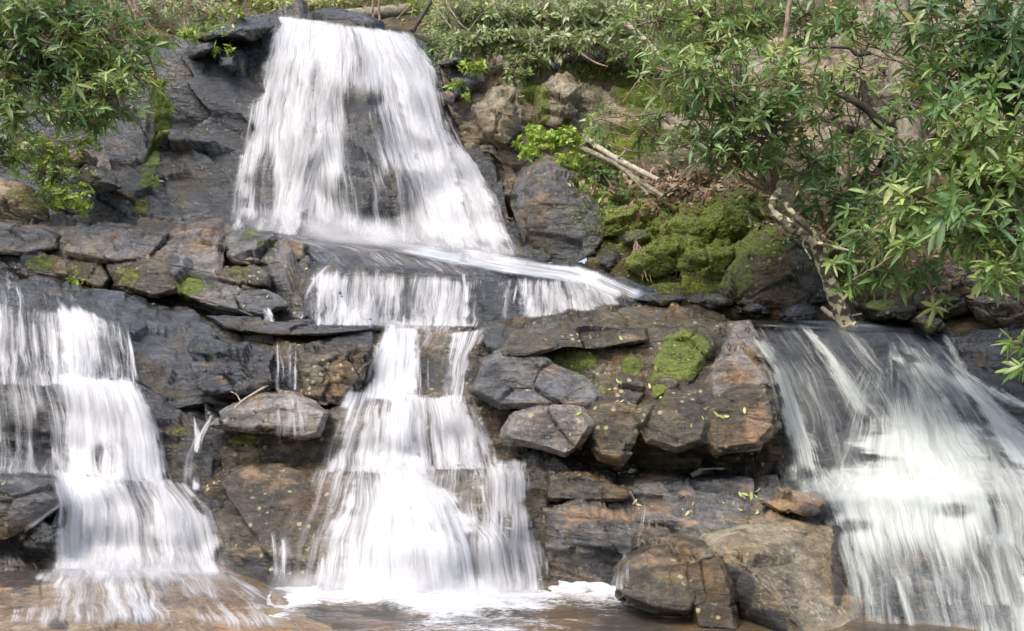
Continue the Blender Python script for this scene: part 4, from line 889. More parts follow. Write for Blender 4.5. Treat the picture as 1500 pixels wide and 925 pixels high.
fall('upper_waterfall', 'tall white waterfall fanning out over the dark upper cliff', 'white', [
    dict(L=[(404, 20), (385, 80), (362, 150), (348, 220), (338, 280), (328, 340)], Rr=[(604, 46), (642, 95), (662, 165), (692, 230), (732, 290), (766, 380)], veil=.74, n=70, side=.05, top=.01, bot=.06, off=.09, body=.12, dens=(.3, .7), t0=(0, .6),
         holes=[(530, 230, 30, 95, .68), (575, 290, 20, 50, .6), (388, 270, 20, 56, .6), (530, 145, 28, 20, .7)]),
    dict(L=[(402, 20), (388, 60), (374, 120), (366, 180)], Rr=[(608, 50), (644, 95), (656, 150), (672, 205)], veil=1.0, n=30, top=.01, bot=.75, side=.05, off=.10, body=.1, dens=(.4, .8), t0=(0, .2), holes=[(520, 90, 26, 40, .4)]),
    dict(L=[(432, 20), (424, 100), (416, 180), (402, 260), (384, 344)], Rr=[(515, 25), (508, 100), (496, 175), (470, 260), (452, 350)], veil=.55, n=26, side=.25, body=.08, off=.12),
    dict(L=[(425, 170), (416, 240), (395, 345)], Rr=[(492, 185), (466, 260), (446, 350)], veil=.98, n=20, side=.3, top=.3, body=.10, off=.14, dens=(.5, .9), core=.5),
    dict(L=[(530, 34), (560, 100), (580, 170), (598, 250), (624, 368)], Rr=[(612, 54), (642, 105), (658, 180), (682, 260), (717, 378)], veil=1.12, n=34, side=.22, top=.01, body=.13, off=.12, dens=(.5, 1.0), core=.55, bot=.05),
    dict(L=[(640, 180), (668, 260), (700, 376)], Rr=[(668, 190), (724, 270), (766, 384)], veil=.95, n=22, side=.25, top=.25, body=.06, off=.10, core=.5),
    dict(L=[(378, 160), (350, 230), (334, 340)], Rr=[(406, 175), (380, 230), (362, 342)], veil=.4, n=14, side=.35, top=.35, off=.11),
    dict(L=[(556, 150), (572, 220), (580, 358)], Rr=[(600, 160), (625, 250), (640, 370)], veil=.5, n=14, side=.35, top=.25, off=.11),
])
fall('shelf_cascade', 'white water sliding across the smooth shelf and curtaining off its lip', 'white', [
    dict(L=[(330, 336), (400, 355), (432, 392)], Rr=[(770, 380), (850, 390), (915, 418)], veil=.36, n=26, w=(10, 40), dens=(.15, .4), side=.06, top=.05, bot=.15, off=.03, drape=4),
    dict(L=[(520, 348), (620, 366), (740, 378), (860, 391), (950, 430)], Rr=[(530, 362), (640, 382), (760, 398), (860, 416), (925, 446)], veil=.98, n=22, w=(6, 14), side=.4, top=.3, bot=.22, off=.05, drape=3, dens=(.4, .9)),
    dict(L=[(560, 346), (660, 362), (770, 372), (820, 382)], Rr=[(560, 370), (660, 390), (770, 406), (830, 412)], veil=1.3, n=12, w=(8, 20), side=.35, top=.25, bot=.3, off=.10, drape=3, dens=(.5, .9)),
    dict(L=[(640, 352), (740, 370), (840, 384), (930, 418)], Rr=[(640, 384), (740, 402), (840, 416), (905, 440)], veil=1.1, n=14, w=(6, 16), side=.3, top=.2, bot=.2, off=.11, drape=3, dens=(.5, .9)),
    dict(L=[(500, 388), (498, 430), (490, 480)], Rr=[(590, 392), (588, 430), (580, 482)], veil=.5, n=24, w=(6, 18), side=.35, top=.16, bot=.02, t0=(0, .3)),
    dict(L=[(588, 392), (594, 430), (596, 482)], Rr=[(690, 398), (693, 430), (695, 480)], veil=.5, n=26, w=(6, 18), side=.35, top=.16, bot=.02, t0=(0, .3)),
    dict(L=[(480, 380), (452, 406), (442, 430), (428, 470)], Rr=[(490, 390), (470, 410), (456, 432), (446, 470)], veil=.7, n=4, w=(6, 12), side=.45),
    dict(L=[(474, 388), (474, 430), (468, 476)], Rr=[(508, 390), (506, 430), (500, 476)], veil=.6, n=5, w=(6, 12), side=.35, dens=(.3, .6)),
    dict(L=[(718, 414), (720, 440), (722, 474)], Rr=[(764, 402), (758, 430), (750, 474)], veil=.4, n=10, w=(4, 12), side=.3),
    dict(L=[(750, 402), (744, 430), (732, 474)], Rr=[(895, 400), (920, 422), (945, 448)], veil=.68, n=40, w=(6, 22), side=.14, top=.2, bot=.1, body=.04, dens=(.4, .9)),
    dict(L=[(800, 388), (800, 420), (790, 462)], Rr=[(890, 400), (915, 424), (940, 446)], veil=.4, n=16, side=.25, top=.25, body=.03),
    dict(L=[(496, 462), (535, 478), (555, 488)], Rr=[(705, 462), (692, 478), (650, 492)], veil=.6, n=14, w=(16, 50), side=.25, top=.3, bot=.3, off=.04),
    dict(L=[(372, 448), (380, 462), (376, 472)], Rr=[(398, 450), (404, 464), (408, 474)], veil=.4, n=5, w=(4, 10), side=.4),
    dict(L=[(446, 386), (444, 430), (440, 480)], Rr=[(714, 402), (712, 430), (706, 482)], veil=.72, n=40, w=(8, 22), side=.08, top=.2, bot=.03, off=.06, holes=[(596, 440, 12, 40, .4)], dens=(.3, .7)),
])
SEED[0] -= 1
fall('thin_trickle', 'thin vertical trickle dropping onto the pinkish overhanging slab', 'white', [
    dict(L=[(400, 496), (404, 540), (401, 576)], Rr=[(438, 496), (436, 540), (436, 576)], veil=.42, n=12, w=(3, 8), side=.3, off=.06, top=.25, dens=(.3, .75)),
    dict(L=[(402, 570), (402, 610), (402, 658)], Rr=[(444, 572), (460, 610), (466, 658)], veil=.38, n=14, w=(3, 8), side=.3, off=.06, bot=.3, dens=(.25, .6)),
])
fall('central_cascade', 'broad white central cascade tumbling down several steps into the pool', 'white', [
    dict(L=[(520, 474), (540, 492), (532, 520)], Rr=[(745, 474), (722, 490), (700, 520)], veil=.4, n=14, side=.12, off=.03, top=.15, bot=.2, dens=(.2, .5)),
    dict(L=[(558, 472), (546, 500), (536, 530), (520, 592)], Rr=[(618, 474), (620, 500), (621, 530), (622, 594)], veil=.95, n=30, w=(6, 20), side=.15, body=.06, dens=(.4, .9)),
    dict(L=[(650, 488), (643, 530), (638, 594)], Rr=[(728, 476), (706, 516), (694, 592)], veil=.6, n=20, w=(5, 16), side=.25, body=.05),
    dict(L=[(606, 500), (612, 540), (612, 592)], Rr=[(652, 502), (650, 540), (648, 592)], veil=.18, n=7, w=(3, 8), side=.2, dens=(.2, .5)),
    dict(L=[(506, 566), (488, 600), (472, 640), (456, 696)], Rr=[(696, 574), (714, 610), (726, 640), (744, 690)], veil=.8, n=44, w=(7, 24), side=.1, top=.08, bot=.03, body=.06, t0=(0, .4)),
    dict(L=[(540, 566), (540, 620), (534, 698)], Rr=[(624, 568), (626, 620), (634, 698)], veil=1.0, n=22, side=.3, body=.12, dens=(.5, 1), off=.07),
    dict(L=[(640, 574), (645, 630), (650, 692)], Rr=[(692, 576), (708, 630), (726, 688)], veil=.55, n=16, side=.3, body=.06, off=.06),
    dict(L=[(452, 672), (424, 740), (396, 800), (380, 874)], Rr=[(782, 672), (788, 740), (797, 800), (808, 868)], veil=.56, n=50, w=(5, 18), side=.06, top=.06, bot=.02, holes=[(700, 710, 40, 40, .3)], t0=(0, .6), dens=(.25, .65)),
    dict(L=[(500, 672), (480, 740), (450, 800), (428, 882)], Rr=[(640, 676), (700, 740), (745, 800), (770, 880)], veil=.85, n=44, w=(7, 26), side=.2, bot=.02, body=.12, off=.07, t0=(0, .5)),
    dict(L=[(560, 672), (575, 740), (590, 800), (596, 896)], Rr=[(642, 676), (672, 740), (694, 800), (708, 892)], veil=1.05, n=26, side=.35, bot=.02, body=.14, off=.09, dens=(.5, 1)),
    dict(L=[(468, 770), (458, 820), (448, 882)], Rr=[(560, 770), (562, 820), (560, 888)], veil=.6, n=16, side=.25, top=.3, bot=.02, body=.08, off=.07),
    dict(L=[(660, 745), (690, 790), (700, 884)], Rr=[(722, 745), (756, 790), (774, 876)], veil=.55, n=14, side=.3, top=.3, body=.06, off=.06),
    dict(L=[(660, 668), (676, 700), (686, 770)], Rr=[(780, 676), (786, 710), (784, 780)], veil=.42, n=22, w=(4, 12), side=.15, top=.15, bot=.25),
    dict(L=[(732, 772), (766, 788), (780, 815), (784, 868)], Rr=[(746, 768), (784, 782), (798, 812), (804, 868)], veil=.75, n=4, w=(6, 12), side=.4),
    dict(L=[(780, 790), (794, 820), (796, 868)], Rr=[(792, 790), (806, 820), (808, 868)], veil=.5, n=2, w=(5, 11), side=.4),
    dict(L=[(388, 770), (388, 820), (384, 874)], Rr=[(440, 760), (444, 820), (452, 878)], veil=.4, n=5, w=(8, 18), side=.35, top=.45, bot=.05),
])
fall('left_cascade', 'wide stepped cascade pouring down the dark slab onto the orange bedrock', 'white', [
    dict(L=[(-60, 396), (-60, 440)], Rr=[(175, 438), (196, 474)], veil=.34, n=24, w=(8, 30), side=.1, off=.03, top=.25, dens=(.15, .5)),
    dict(L=[(-60, 424), (-60, 480), (-60, 566)], Rr=[(186, 464), (194, 510), (208, 572)], veil=.58, n=44, w=(5, 18), side=.05, top=.12, bot=.03, t0=(0, .5)),
    dict(L=[(58, 430), (70, 490), (72, 566)], Rr=[(148, 446), (164, 500), (172, 570)], veil=.9, n=26, w=(6, 20), side=.28, top=.18, body=.06, off=.06, dens=(.4, .9)),
    dict(L=[(166, 462), (178, 510), (180, 572)], Rr=[(188, 466), (198, 515), (206, 574)], veil=.4, n=7, w=(4, 9), side=.35),
    dict(L=[(0, 392), (-14, 430), (-24, 566)], Rr=[(22, 394), (44, 440), (32, 566)], veil=.3, n=14, w=(4, 12), side=.3),
    dict(L=[(-60, 542), (-60, 600), (-60, 690)], Rr=[(212, 552), (240, 620), (258, 722)], veil=.62, n=46, w=(5, 18), side=.05, top=.07, bot=.03, holes=[(62, 640, 14, 44, .9)], t0=(0, .4)),
    dict(L=[(74, 542), (76, 610), (72, 694)], Rr=[(208, 552), (238, 620), (256, 722)], veil=.95, n=36, w=(7, 22), side=.14, body=.08, off=.06, holes=[(150, 670, 20, 20, .4)], t0=(0, .5), dens=(.4, .9)),
    dict(L=[(128, 622), (138, 660), (136, 718)], Rr=[(182, 622), (198, 660), (194, 720)], veil=.55, n=12, side=.35, top=.3, body=.08, off=.08),
    dict(L=[(64, 680), (76, 740), (74, 842)], Rr=[(272, 698), (314, 750), (342, 846)], veil=.8, n=50, w=(7, 22), side=.07, top=.07, bot=.03, body=.06, t0=(0, .5)),
    dict(L=[(85, 684), (100, 740), (98, 842)], Rr=[(162, 688), (178, 740), (172, 844)], veil=.65, n=18, side=.3, body=.08, off=.07, dens=(.4, .9)),
    dict(L=[(200, 700), (205, 760), (206, 844)], Rr=[(262, 702), (287, 760), (302, 844)], veil=.65, n=18, side=.3, body=.08, off=.07, dens=(.4, .9)),
    dict(L=[(298, 740), (312, 790), (314, 844)], Rr=[(330, 744), (338, 790), (342, 846)], veil=.55, n=3, w=(8, 14), side=.4),
    dict(L=[(96, 726), (60, 748), (26, 770), (2, 806)], Rr=[(100, 738), (68, 764), (50, 782), (38, 810)], veil=.75, n=5, w=(8, 14), side=.45, off=.08, bot=.2),
    dict(L=[(-20, 800), (-40, 840)], Rr=[(40, 800), (75, 840)], veil=.35, n=8, side=.35),
    dict(L=[(40, 818), (10, 860), (-20, 935)], Rr=[(340, 832), (402, 866), (485, 935)], veil=.62, n=44, w=(10, 34), side=.15, top=.1, bot=.25, off=.045, holes=[(320, 885, 60, 16, .4)], dens=(.15, .5), t0=(0, .5), ln=(.2, .7)),
    dict(L=[(80, 820), (80, 840), (74, 872)], Rr=[(347, 830), (382, 850), (402, 882)], veil=.6, n=24, w=(10, 30), side=.2, top=.15, bot=.7, off=.05),
    dict(L=[(330, 834), (380, 858), (420, 884)], Rr=[(326, 846), (360, 872), (390, 900)], veil=.6, n=10, w=(5, 12), side=.3, top=.15, bot=.4, off=.04),
])
fall('side_spout', 'narrow spout beside the wide stepped cascade', 'white', [
    dict(L=[(278, 604), (282, 640), (268, 670), (262, 726)], Rr=[(290, 604), (296, 640), (302, 670), (302, 726)], veil=.95, n=4, w=(8, 16), side=.4, off=.07, bot=.12),
    dict(L=[(304, 608), (286, 640), (280, 664)], Rr=[(320, 602), (300, 640), (296, 668)], veil=.6, n=2, w=(8, 12), side=.4, off=.07),
])
fall('chute_cascade', 'greenish white water rushing down the shaded chute to the right', 'chute', [
    dict(L=[(1070, 466), (1120, 540), (1142, 610), (1148, 728)], Rr=[(1374, 482), (1430, 545), (1500, 625), (1620, 716)], veil=.30, n=26, w=(10, 40), side=.05, top=.06, bot=.03, off=.05, dens=(.12, .35), t0=(0, .6)),
    dict(L=[(1084, 484), (1122, 545), (1142, 630), (1148, 730)], Rr=[(1120, 486), (1166, 545), (1200, 630), (1250, 730)], veil=.78, n=16, w=(8, 24), side=.35, body=.06, off=.07, dens=(.3, .7), core=.5),
    dict(L=[(1148, 466), (1178, 500), (1214, 560), (1252, 640)], Rr=[(1180, 468), (1216, 505), (1262, 560), (1330, 640)], veil=.55, n=8, side=.4, top=.15, bot=.4, off=.07),
    dict(L=[(1285, 478), (1300, 520), (1330, 580), (1360, 730)], Rr=[(1335, 482), (1372, 520), (1430, 580), (1530, 730)], veil=.78, n=20, w=(14, 40), side=.4, top=.18, body=.08, off=.09, dens=(.3, .6)),
    dict(L=[(1285, 490), (1240, 575), (1200, 660), (1158, 740)], Rr=[(1335, 482), (1415, 565), (1490, 650), (1590, 740)], veil=.95, n=26, w=(14, 44), side=.3, top=.65, body=.12, off=.10, t0=(0, .5), dens=(.3, .65)),
    dict(L=[(1335, 500), (1410, 590), (1450, 730)], Rr=[(1385, 500), (1490, 610), (1640, 730)], veil=.8, n=18, w=(12, 40), side=.35, top=.3, body=.08, off=.09),
    dict(L=[(1365, 478), (1398, 540), (1466, 592), (1600, 640)], Rr=[(1384, 480), (1430, 545), (1502, 588), (1600, 610)], veil=.65, n=10, w=(4, 12), side=.4, off=.08),
    dict(L=[(1144, 672), (1190, 735), (1210, 800), (1232, 890)], Rr=[(1460, 610), (1490, 730), (1500, 800), (1525, 890)], veil=.9, n=36, w=(10, 34), side=.12, top=.16, bot=.55, off=.08, body=.05, holes=[(1250, 770, 30, 10, .4), (1400, 748, 34, 12, .4)], t0=(0, .5)),
    dict(L=[(1380, 640), (1425, 740), (1480, 960)], Rr=[(1620, 650), (1640, 760), (1660, 960)], veil=.85, n=34, w=(14, 44), side=.25, top=.3, bot=.05, off=.11, body=.12, t0=(0, .5), dens=(.3, .7)),
    dict(L=[(1206, 766), (1222, 850), (1238, 960)], Rr=[(1500, 766), (1540, 850), (1560, 960)], veil=.42, n=40, w=(8, 22), side=.08, top=.1, off=.06, dens=(.25, .6), t0=(0, .3), ln=(.2, .9)),
    dict(L=[(1216, 774), (1238, 850), (1254, 960)], Rr=[(1250, 774), (1272, 850), (1290, 960)], veil=.5, n=7, w=(6, 14), side=.4, bot=.4, off=.07),
    dict(L=[(1270, 776), (1300, 850), (1330, 960)], Rr=[(1300, 776), (1340, 850), (1376, 960)], veil=.45, n=7, w=(6, 14), side=.4, bot=.5, off=.07),
    dict(L=[(1240, 895), (1250, 925), (1260, 960)], Rr=[(1500, 885), (1510, 925), (1520, 960)], veil=.5, n=12, side=.2, top=.5),
])
fall('stream', 'dark glassy stream slipping behind the massive boulder to the chute', 'chute', [
    dict(L=[(1090, 462), (1160, 464), (1340, 478)], Rr=[(1085, 478), (1150, 482), (1330, 488)], veil=.12, n=6, w=(4, 10), dens=(.2, .4), side=.3, off=.03),
], cat='stream')
fall('shelf_trickle', 'thin clear trickle wetting the reddish shelf above the pool', 'white', [
    dict(L=[(900, 712), (920, 722), (935, 745), (925, 805)], Rr=[(985, 712), (965, 726), (955, 750), (950, 805)], veil=.2, n=14, w=(3, 9), side=.35, off=.03, dens=(.2, .5)),
    dict(L=[(905, 806), (888, 835), (882, 866)], Rr=[(932, 802), (926, 835), (926, 868)], veil=.6, n=4, w=(8, 14), side=.4, off=.05, top=.2),
])


# fine spray hanging where the water lands
def mist():
    T = NT('spray')
    P = T.n('ShaderNodeNewGeometry').outputs['Position']
    al = T.math('MULTIPLY', T.attr('flow'), T.smooth(T.noise(P, 2.2, 5, 0.6), 0.25, 0.75, 0.45, 1.0))
    df = T.n('ShaderNodeBsdfDiffuse', {'Color': (0.8, 0.8, 0.81, 1)}).outputs[0]
    tr = T.n('ShaderNodeBsdfTranslucent', {'Color': (0.8, 0.8, 0.81, 1)}).outputs[0]
    T.surf(T.n('ShaderNodeMixShader', {0: al, 1: T.n('ShaderNodeBsdfTransparent').outputs[0], 2: T.n('ShaderNodeMixShader', {0: .5, 1: df, 2: tr}).outputs[0]}).outputs[0])
    V, Fc, D, o = [], [], [], 0
    for (top, foot, k) in [([(325, 296), (450, 300), (560, 312), (660, 322), (770, 335)], [(322, 345), (450, 356), (560, 368), (660, 382), (780, 394)], .6),
                           ([(440, 312), (560, 326), (700, 340)], [(430, 352), (560, 366), (710, 386)], .5),
                           ([(390, 826), (480, 826), (600, 830), (720, 826), (800, 832)], [(370, 884), (480, 896), (600, 908), (720, 898), (820, 884)], .5),
                           ([(60, 796), (200, 800), (345, 806)], [(55, 845), (200, 852), (360, 862)], .3),
                           ([(1150, 690), (1250, 690), (1400, 684), (1530, 680)], [(1150, 738), (1250, 742), (1400, 734), (1540, 730)], .3)]:
        for lay in range(3):
            a, b = resample(top, 90), resample(foot, 90)
            t = np.linspace(0, 1, 24)[:, None]
            px = a[None, :, 0] * (1 - t) + b[None, :, 0] * t; py = a[None, :, 1] * (1 - t) + b[None, :, 1] * t
            Y = rock_depth(px, py); Y[np.isnan(Y)] = np.nanmedian(Y)
            for _ in range(30):
                Y[1:-1] = (Y[:-2] + Y[1:-1] + Y[2:]) / 3; Y[:, 1:-1] = (Y[:, :-2] + Y[:, 1:-1] + Y[:, 2:]) / 3
            P = W(px, py, Y - .22 - .1 * lay).reshape(-1, 3)
            u = np.linspace(0, 1, 90)[None] + 0 * px; v = t + 0 * px
            pk = .55 + .3 * (fbm(np.stack([u.ravel() * 9, 0 * u.ravel() + lay, 0 * u.ravel()], 1), 3, lay + 3).reshape(px.shape) - .2)
            d = k * sstep(0, .18, u) * sstep(0, .18, 1 - u) * sstep(0, 1, v / pk) * sstep(0, .3, 1 - v) * .6
            V.append(P); Fc.append(grid_faces(24, 90) + o); D.append(d.ravel()); o += len(P)
    ob = mesh_obj('spray_mist', np.concatenate(V), Fc, T.m, attrs={'flow': np.concatenate(D)})
    tag(ob, kind='stuff')
mist()

# ------------------------------------------------------------------ pool (water)
def pool():
    x = np.arange(-7, 7.01, 0.04); y = np.arange(4.5, 11.2, 0.04)
    X, Yy = np.meshgrid(x, y)
    P = np.stack([X, Yy, 0 * X], -1).reshape(-1, 3)
    px, py = pix(P)
    # foam where the cascades strike
    foot = np.array([(300, 940), (345, 918), (400, 892), (470, 872), (560, 884), (640, 890), (720, 880), (800, 864), (900, 866), (930, 878)], float)
    fw = W(foot[:, 0], foot[:, 1], np.ones(len(foot)))
    # on the z=0 plane
    d = rays(foot[:, 0], foot[:, 1]); s = -CAMZ / d[:, 2]; fw = d[:, :2] * s[:, None]
    dist = np.full(len(P), 9.0)
    for k in range(len(fw) - 1):
        a, b = fw[k], fw[k + 1]
        t = np.clip(((P[:, :2] - a) @ (b - a)) / ((b - a) @ (b - a)), 0, 1)
        dist = np.minimum(dist, np.linalg.norm(P[:, :2] - (a + t[:, None] * (b - a)), axis=1))
    nz = fbm(P * np.array([1.6, 2.6, 1]), 4, 5)
    foam = 1.0 * sstep(1.2, 0.0, dist + (nz - 0.5) * 1.0)
    foam *= sstep(960, 880, px) * 0.9 + 0.1
    foam = np.maximum(foam, 0.55 * blotch(P, [(880, 870, 90, 12), (620, 905, 160, 26), (380, 914, 110, 14), (720, 915, 130, 16)]))
    foam *= 1 - 0.8 * blotch(P, [(520, 905, 90, 18)])
    z = 0.13 * foam * (fbm(P * np.array([5.0, 9.0, 1]), 5, 3, .6) - 0.35) + 0.02 * (fbm(P * np.array([2.0, 4.0, 1]), 3, 9) - 0.5)
    z += 0.10 * blotch(P, [(540, 882, 120, 12, .5), (640, 888, 120, 10, .6), (880, 866, 60, 6, .5), (420, 905, 120, 12, .4)]) * fbm(P * 4, 3, 77)
    P[:, 2] += z
    T = NT('pool_water')
    G = T.n('ShaderNodeNewGeometry').outputs['Position']
    v = T.n('ShaderNodeMapping', {'Vector': G, 'Scale': (1.0, 2.2, 1)}).outputs[0]
    n = T.noise(v, 4.0, 6, 0.62, 0.8); n2 = T.noise(v, 14.0, 5, 0.6, 0.5)
    n5 = T.noise(v, 45.0, 5, 0.65)
    fo = T.math('ADD', T.math('MULTIPLY', T.attr('foam'), 1.15), T.math('MULTIPLY', T.math('SUBTRACT', T.math('ADD', T.math('ADD', T.math('MULTIPLY', n, 0.45), T.math('MULTIPLY', n2, 0.33)), T.math('MULTIPLY', n5, 0.22)), 0.5), 3.4))
    fm = T.math('MULTIPLY', T.smooth(fo, 0.35, 1.15), T.smooth(T.attr('foam'), 0.02, 0.2))
    base = T.mix(T.smooth(T.noise(G, 1.6, 4), 0.4, 0.62), (0.055, 0.05, 0.04), (0.13, 0.085, 0.045))
    c = T.mix(fm, base, (0.62, 0.63, 0.65))
    bp = T.n('ShaderNodeBump', {'Strength': 0.8, 'Distance': 0.06, 'Height': T.math('ADD', n, T.math('MULTIPLY', n2, 0.4))}).outputs[0]
    b = T.n('ShaderNodeBsdfPrincipled', {'Base Color': c, 'Roughness': T.math('ADD', 0.08, T.math('MULTIPLY', fm, 0.6)), 'Normal': bp, 'IOR': 1.33})
    T.surf(b.outputs[0])
    o = mesh_obj('water', P, grid_faces(len(y), len(x))[:, ::-1], T.m, attrs={'foam': foam})
    tag(o, kind='structure')
pool()
# ------------------------------------------------------------------ plants
def leaf_mat(name, rough=0.38, trans=0.28):
    T = NT(name)
    c = T.n('ShaderNodeAttribute', attribute_name='tint').outputs[0]
    P = T.n('ShaderNodeNewGeometry').outputs['Position']
    c = T.mix(T.smooth(T.noise(P, 9.0, 3), 0.35, 0.7, 0, 0.35), c, (0.02, 0.035, 0.008))
    b = T.n('ShaderNodeBsdfPrincipled', {'Base Color': c, 'Roughness': rough, 'Specular IOR Level': 0.6}).outputs[0]
    t = T.n('ShaderNodeBsdfTranslucent', {'Color': T.mix(0.5, c, (0.22, 0.26, 0.03))}).outputs[0]
    T.surf(T.n('ShaderNodeMixShader', {0: trans, 1: b, 2: t}).outputs[0])
    return T.m
M['leaf'] = leaf_mat('leaf', 0.36, 0.36)
def bark_mat(name, c0, c1, c2, moss=0.0, mottle=0.0):
    T = NT(name)
    P = T.n('ShaderNodeNewGeometry').outputs['Position']
    Nz = T.n('ShaderNodeSeparateXYZ', {0: T.n('ShaderNodeNewGeometry').outputs['Normal']}).outputs[2]
    n = T.noise(P, 14.0, 6, 0.65); n2 = T.noise(P, 5.0, 4)
    c = T.ramp(n, [(0.32, c0), (0.5, c1), (0.68, c2)])
    if mottle:
        c = T.mix(T.smooth(T.noise(P, 11.0, 3, 0.5), 0.50, 0.56, 0, mottle), c, (0.52, 0.47, 0.30))
    if moss:
        c = T.mix(T.smooth(T.math('ADD', T.math('MULTIPLY', n2, 0.8), T.math('MULTIPLY', Nz, 0.2)), 0.62 - moss * 0.3, 0.72 - moss * 0.3), c, T.mix(n, (0.03, 0.045, 0.008), (0.12, 0.13, 0.02)))
    bp = T.n('ShaderNodeBump', {'Strength': 0.7, 'Distance': 0.02, 'Height': n}).outputs[0]
    T.surf(T.n('ShaderNodeBsdfPrincipled', {'Base Color': c, 'Roughness': 0.8, 'Normal': bp}).outputs[0])
    return T.m
M['twig'] = bark_mat('twig_bark', (0.10, 0.07, 0.045), (0.24, 0.17, 0.11), (0.36, 0.27, 0.18))
M['limb'] = bark_mat('dark_limb_bark', (0.02, 0.016, 0.012), (0.05, 0.04, 0.03), (0.11, 0.09, 0.06), moss=0.3)
M['pale'] = bark_mat('bleached_wood', (0.20, 0.16, 0.12), (0.40, 0.34, 0.26), (0.56, 0.50, 0.41))
M['mottled'] = bark_mat('mottled_bark', (0.03, 0.028, 0.02), (0.085, 0.075, 0.045), (0.15, 0.13, 0.08), moss=0.25, mottle=0.9)
M['trunk'] = bark_mat('grey_bark', (0.09, 0.075, 0.055), (0.20, 0.175, 0.12), (0.33, 0.30, 0.22), moss=0.2)
M['litter'] = leaf_mat('dead_leaf', 0.8, 0.1)

def leaves(B, D, U, ln, wd, droop, tint, simple=False):
    n = len(B)
    if simple:
        ts = np.array([0, .5, 1.0]); ws = np.array([.12, 1, .06]); cols = np.array([-.5, .5]); fold = 0
    else:
        ts = np.array([0, .22, .55, .85, 1.0]); ws = np.array([.10, .66, 1, .58, .04]); cols = np.array([-.5, 0, .5]); fold = 0.22
    D = D / (np.linalg.norm(D, axis=1, keepdims=True) + 1e-9)
    S = np.cross(D, U); S /= np.linalg.norm(S, axis=1, keepdims=True) + 1e-9
    Nn = np.cross(S, D)
    ln = np.broadcast_to(ln, n)[:, None, None, None]; wd = np.broadcast_to(wd, n)[:, None, None, None]; droop = np.broadcast_to(droop, n)[:, None, None, None]
    t = ts[None, :, None, None]; c = cols[None, None, :, None]; wv = ws[None, :, None, None]
    V = B[:, None, None, :] + D[:, None, None, :] * ln * t + S[:, None, None, :] * wd * wv * c + Nn[:, None, None, :] * wd * wv * fold * np.abs(c) * 2
    V = V - np.array([0, 0, 1.0]) * ln * droop * t ** 2
    k = len(ts) * len(cols)
    f = grid_faces(len(ts), len(cols))
    Fc = (f[None] + (np.arange(n) * k)[:, None, None]).reshape(-1, 4)
    return V.reshape(-1, 3), Fc, np.repeat(tint, k, axis=0)

def tube(path, rad, sides=6, wob=0.0):
    path = np.array(path, float)
    n = len(path)
    rad = np.broadcast_to(rad, n)
    T = np.gradient(path, axis=0); T /= np.linalg.norm(T, axis=1, keepdims=True) + 1e-9
    ref = np.where(np.abs(T[:, 2:3]) > 0.9, np.array([[1.0, 0, 0]]), np.array([[0, 0, 1.0]]))
    A = np.cross(T, ref); A /= np.linalg.norm(A, axis=1, keepdims=True) + 1e-9
    Bn = np.cross(T, A)
    th = np.linspace(0, 2 * math.pi, sides, endpoint=False)
    r = rad[:, None] * np.ones(sides)[None]
    if wob:
        q = np.stack([np.repeat(np.arange(n)[:, None] * 0.35, sides, 1), np.cos(th)[None] + 0 * r, np.sin(th)[None] + path[0, 0] + 0 * r], -1).reshape(-1, 3)
        r = r * (1 + wob * 2 * (fbm(q * 1.3, 3, 3).reshape(n, sides) - .5))
    V = path[:, None] + r[..., None] * (np.cos(th)[None, :, None] * A[:, None] + np.sin(th)[None, :, None] * Bn[:, None])
    V = V.reshape(-1, 3)
    f = grid_faces(n, sides, True)[:, ::-1]
    V = np.r_[V, path[:1], path[-1:]]
    j = np.arange(sides)
    caps = np.r_[np.stack([np.full(sides, n * sides), j, (j + 1) % sides], 1), np.stack([np.full(sides, n * sides + 1), (n - 1) * sides + (j + 1) % sides, (n - 1) * sides + j], 1)]
    return V, [f, caps]

class Acc:
    def __init__(s): s.V = []; s.Q = []; s.T = []; s.o = 0; s.A = []
    def add(s, V, F, A=None):
        for f in (F if isinstance(F, list) else [F]):
            (s.Q if f.shape[1] == 4 else s.T).append(f + s.o)
        s.V.append(V); s.o += len(V)
        if A is not None: s.A.append(A)
    def build(s, name, mat, parent=None, smooth=True):
        fs = [np.concatenate(x) for x in (s.Q, s.T) if x]
        at = {'tint': np.concatenate(s.A)} if s.A else None
        return mesh_obj(name, np.concatenate(s.V), fs, mat, parent=parent, attrs=at, smooth=smooth)

def curve_pts(pts, per=6, jit=0.0):
    """Catmull-Rom through world points"""
    p = np.array(pts, float)
    if len(p) == 2: p = np.array([p[0], (p[0] + p[1]) / 2, p[1]])
    q = np.r_[[2 * p[0] - p[1]], p, [2 * p[-1] - p[-2]]]
    out = []
    for k in range(1, len(q) - 2):
        for t in np.arange(per) / per:
            out.append(0.5 * ((2 * q[k]) + (-q[k - 1] + q[k + 1]) * t + (2 * q[k - 1] - 5 * q[k] + 4 * q[k + 1] - q[k + 2]) * t * t + (-q[k - 1] + 3 * q[k] - 3 * q[k + 1] + q[k + 2]) * t ** 3))
    out.append(p[-1])
    out = np.array(out)
    if jit:
        out[1:-1] += (rng.random((len(out) - 2, 3)) - .5) * jit
    return out

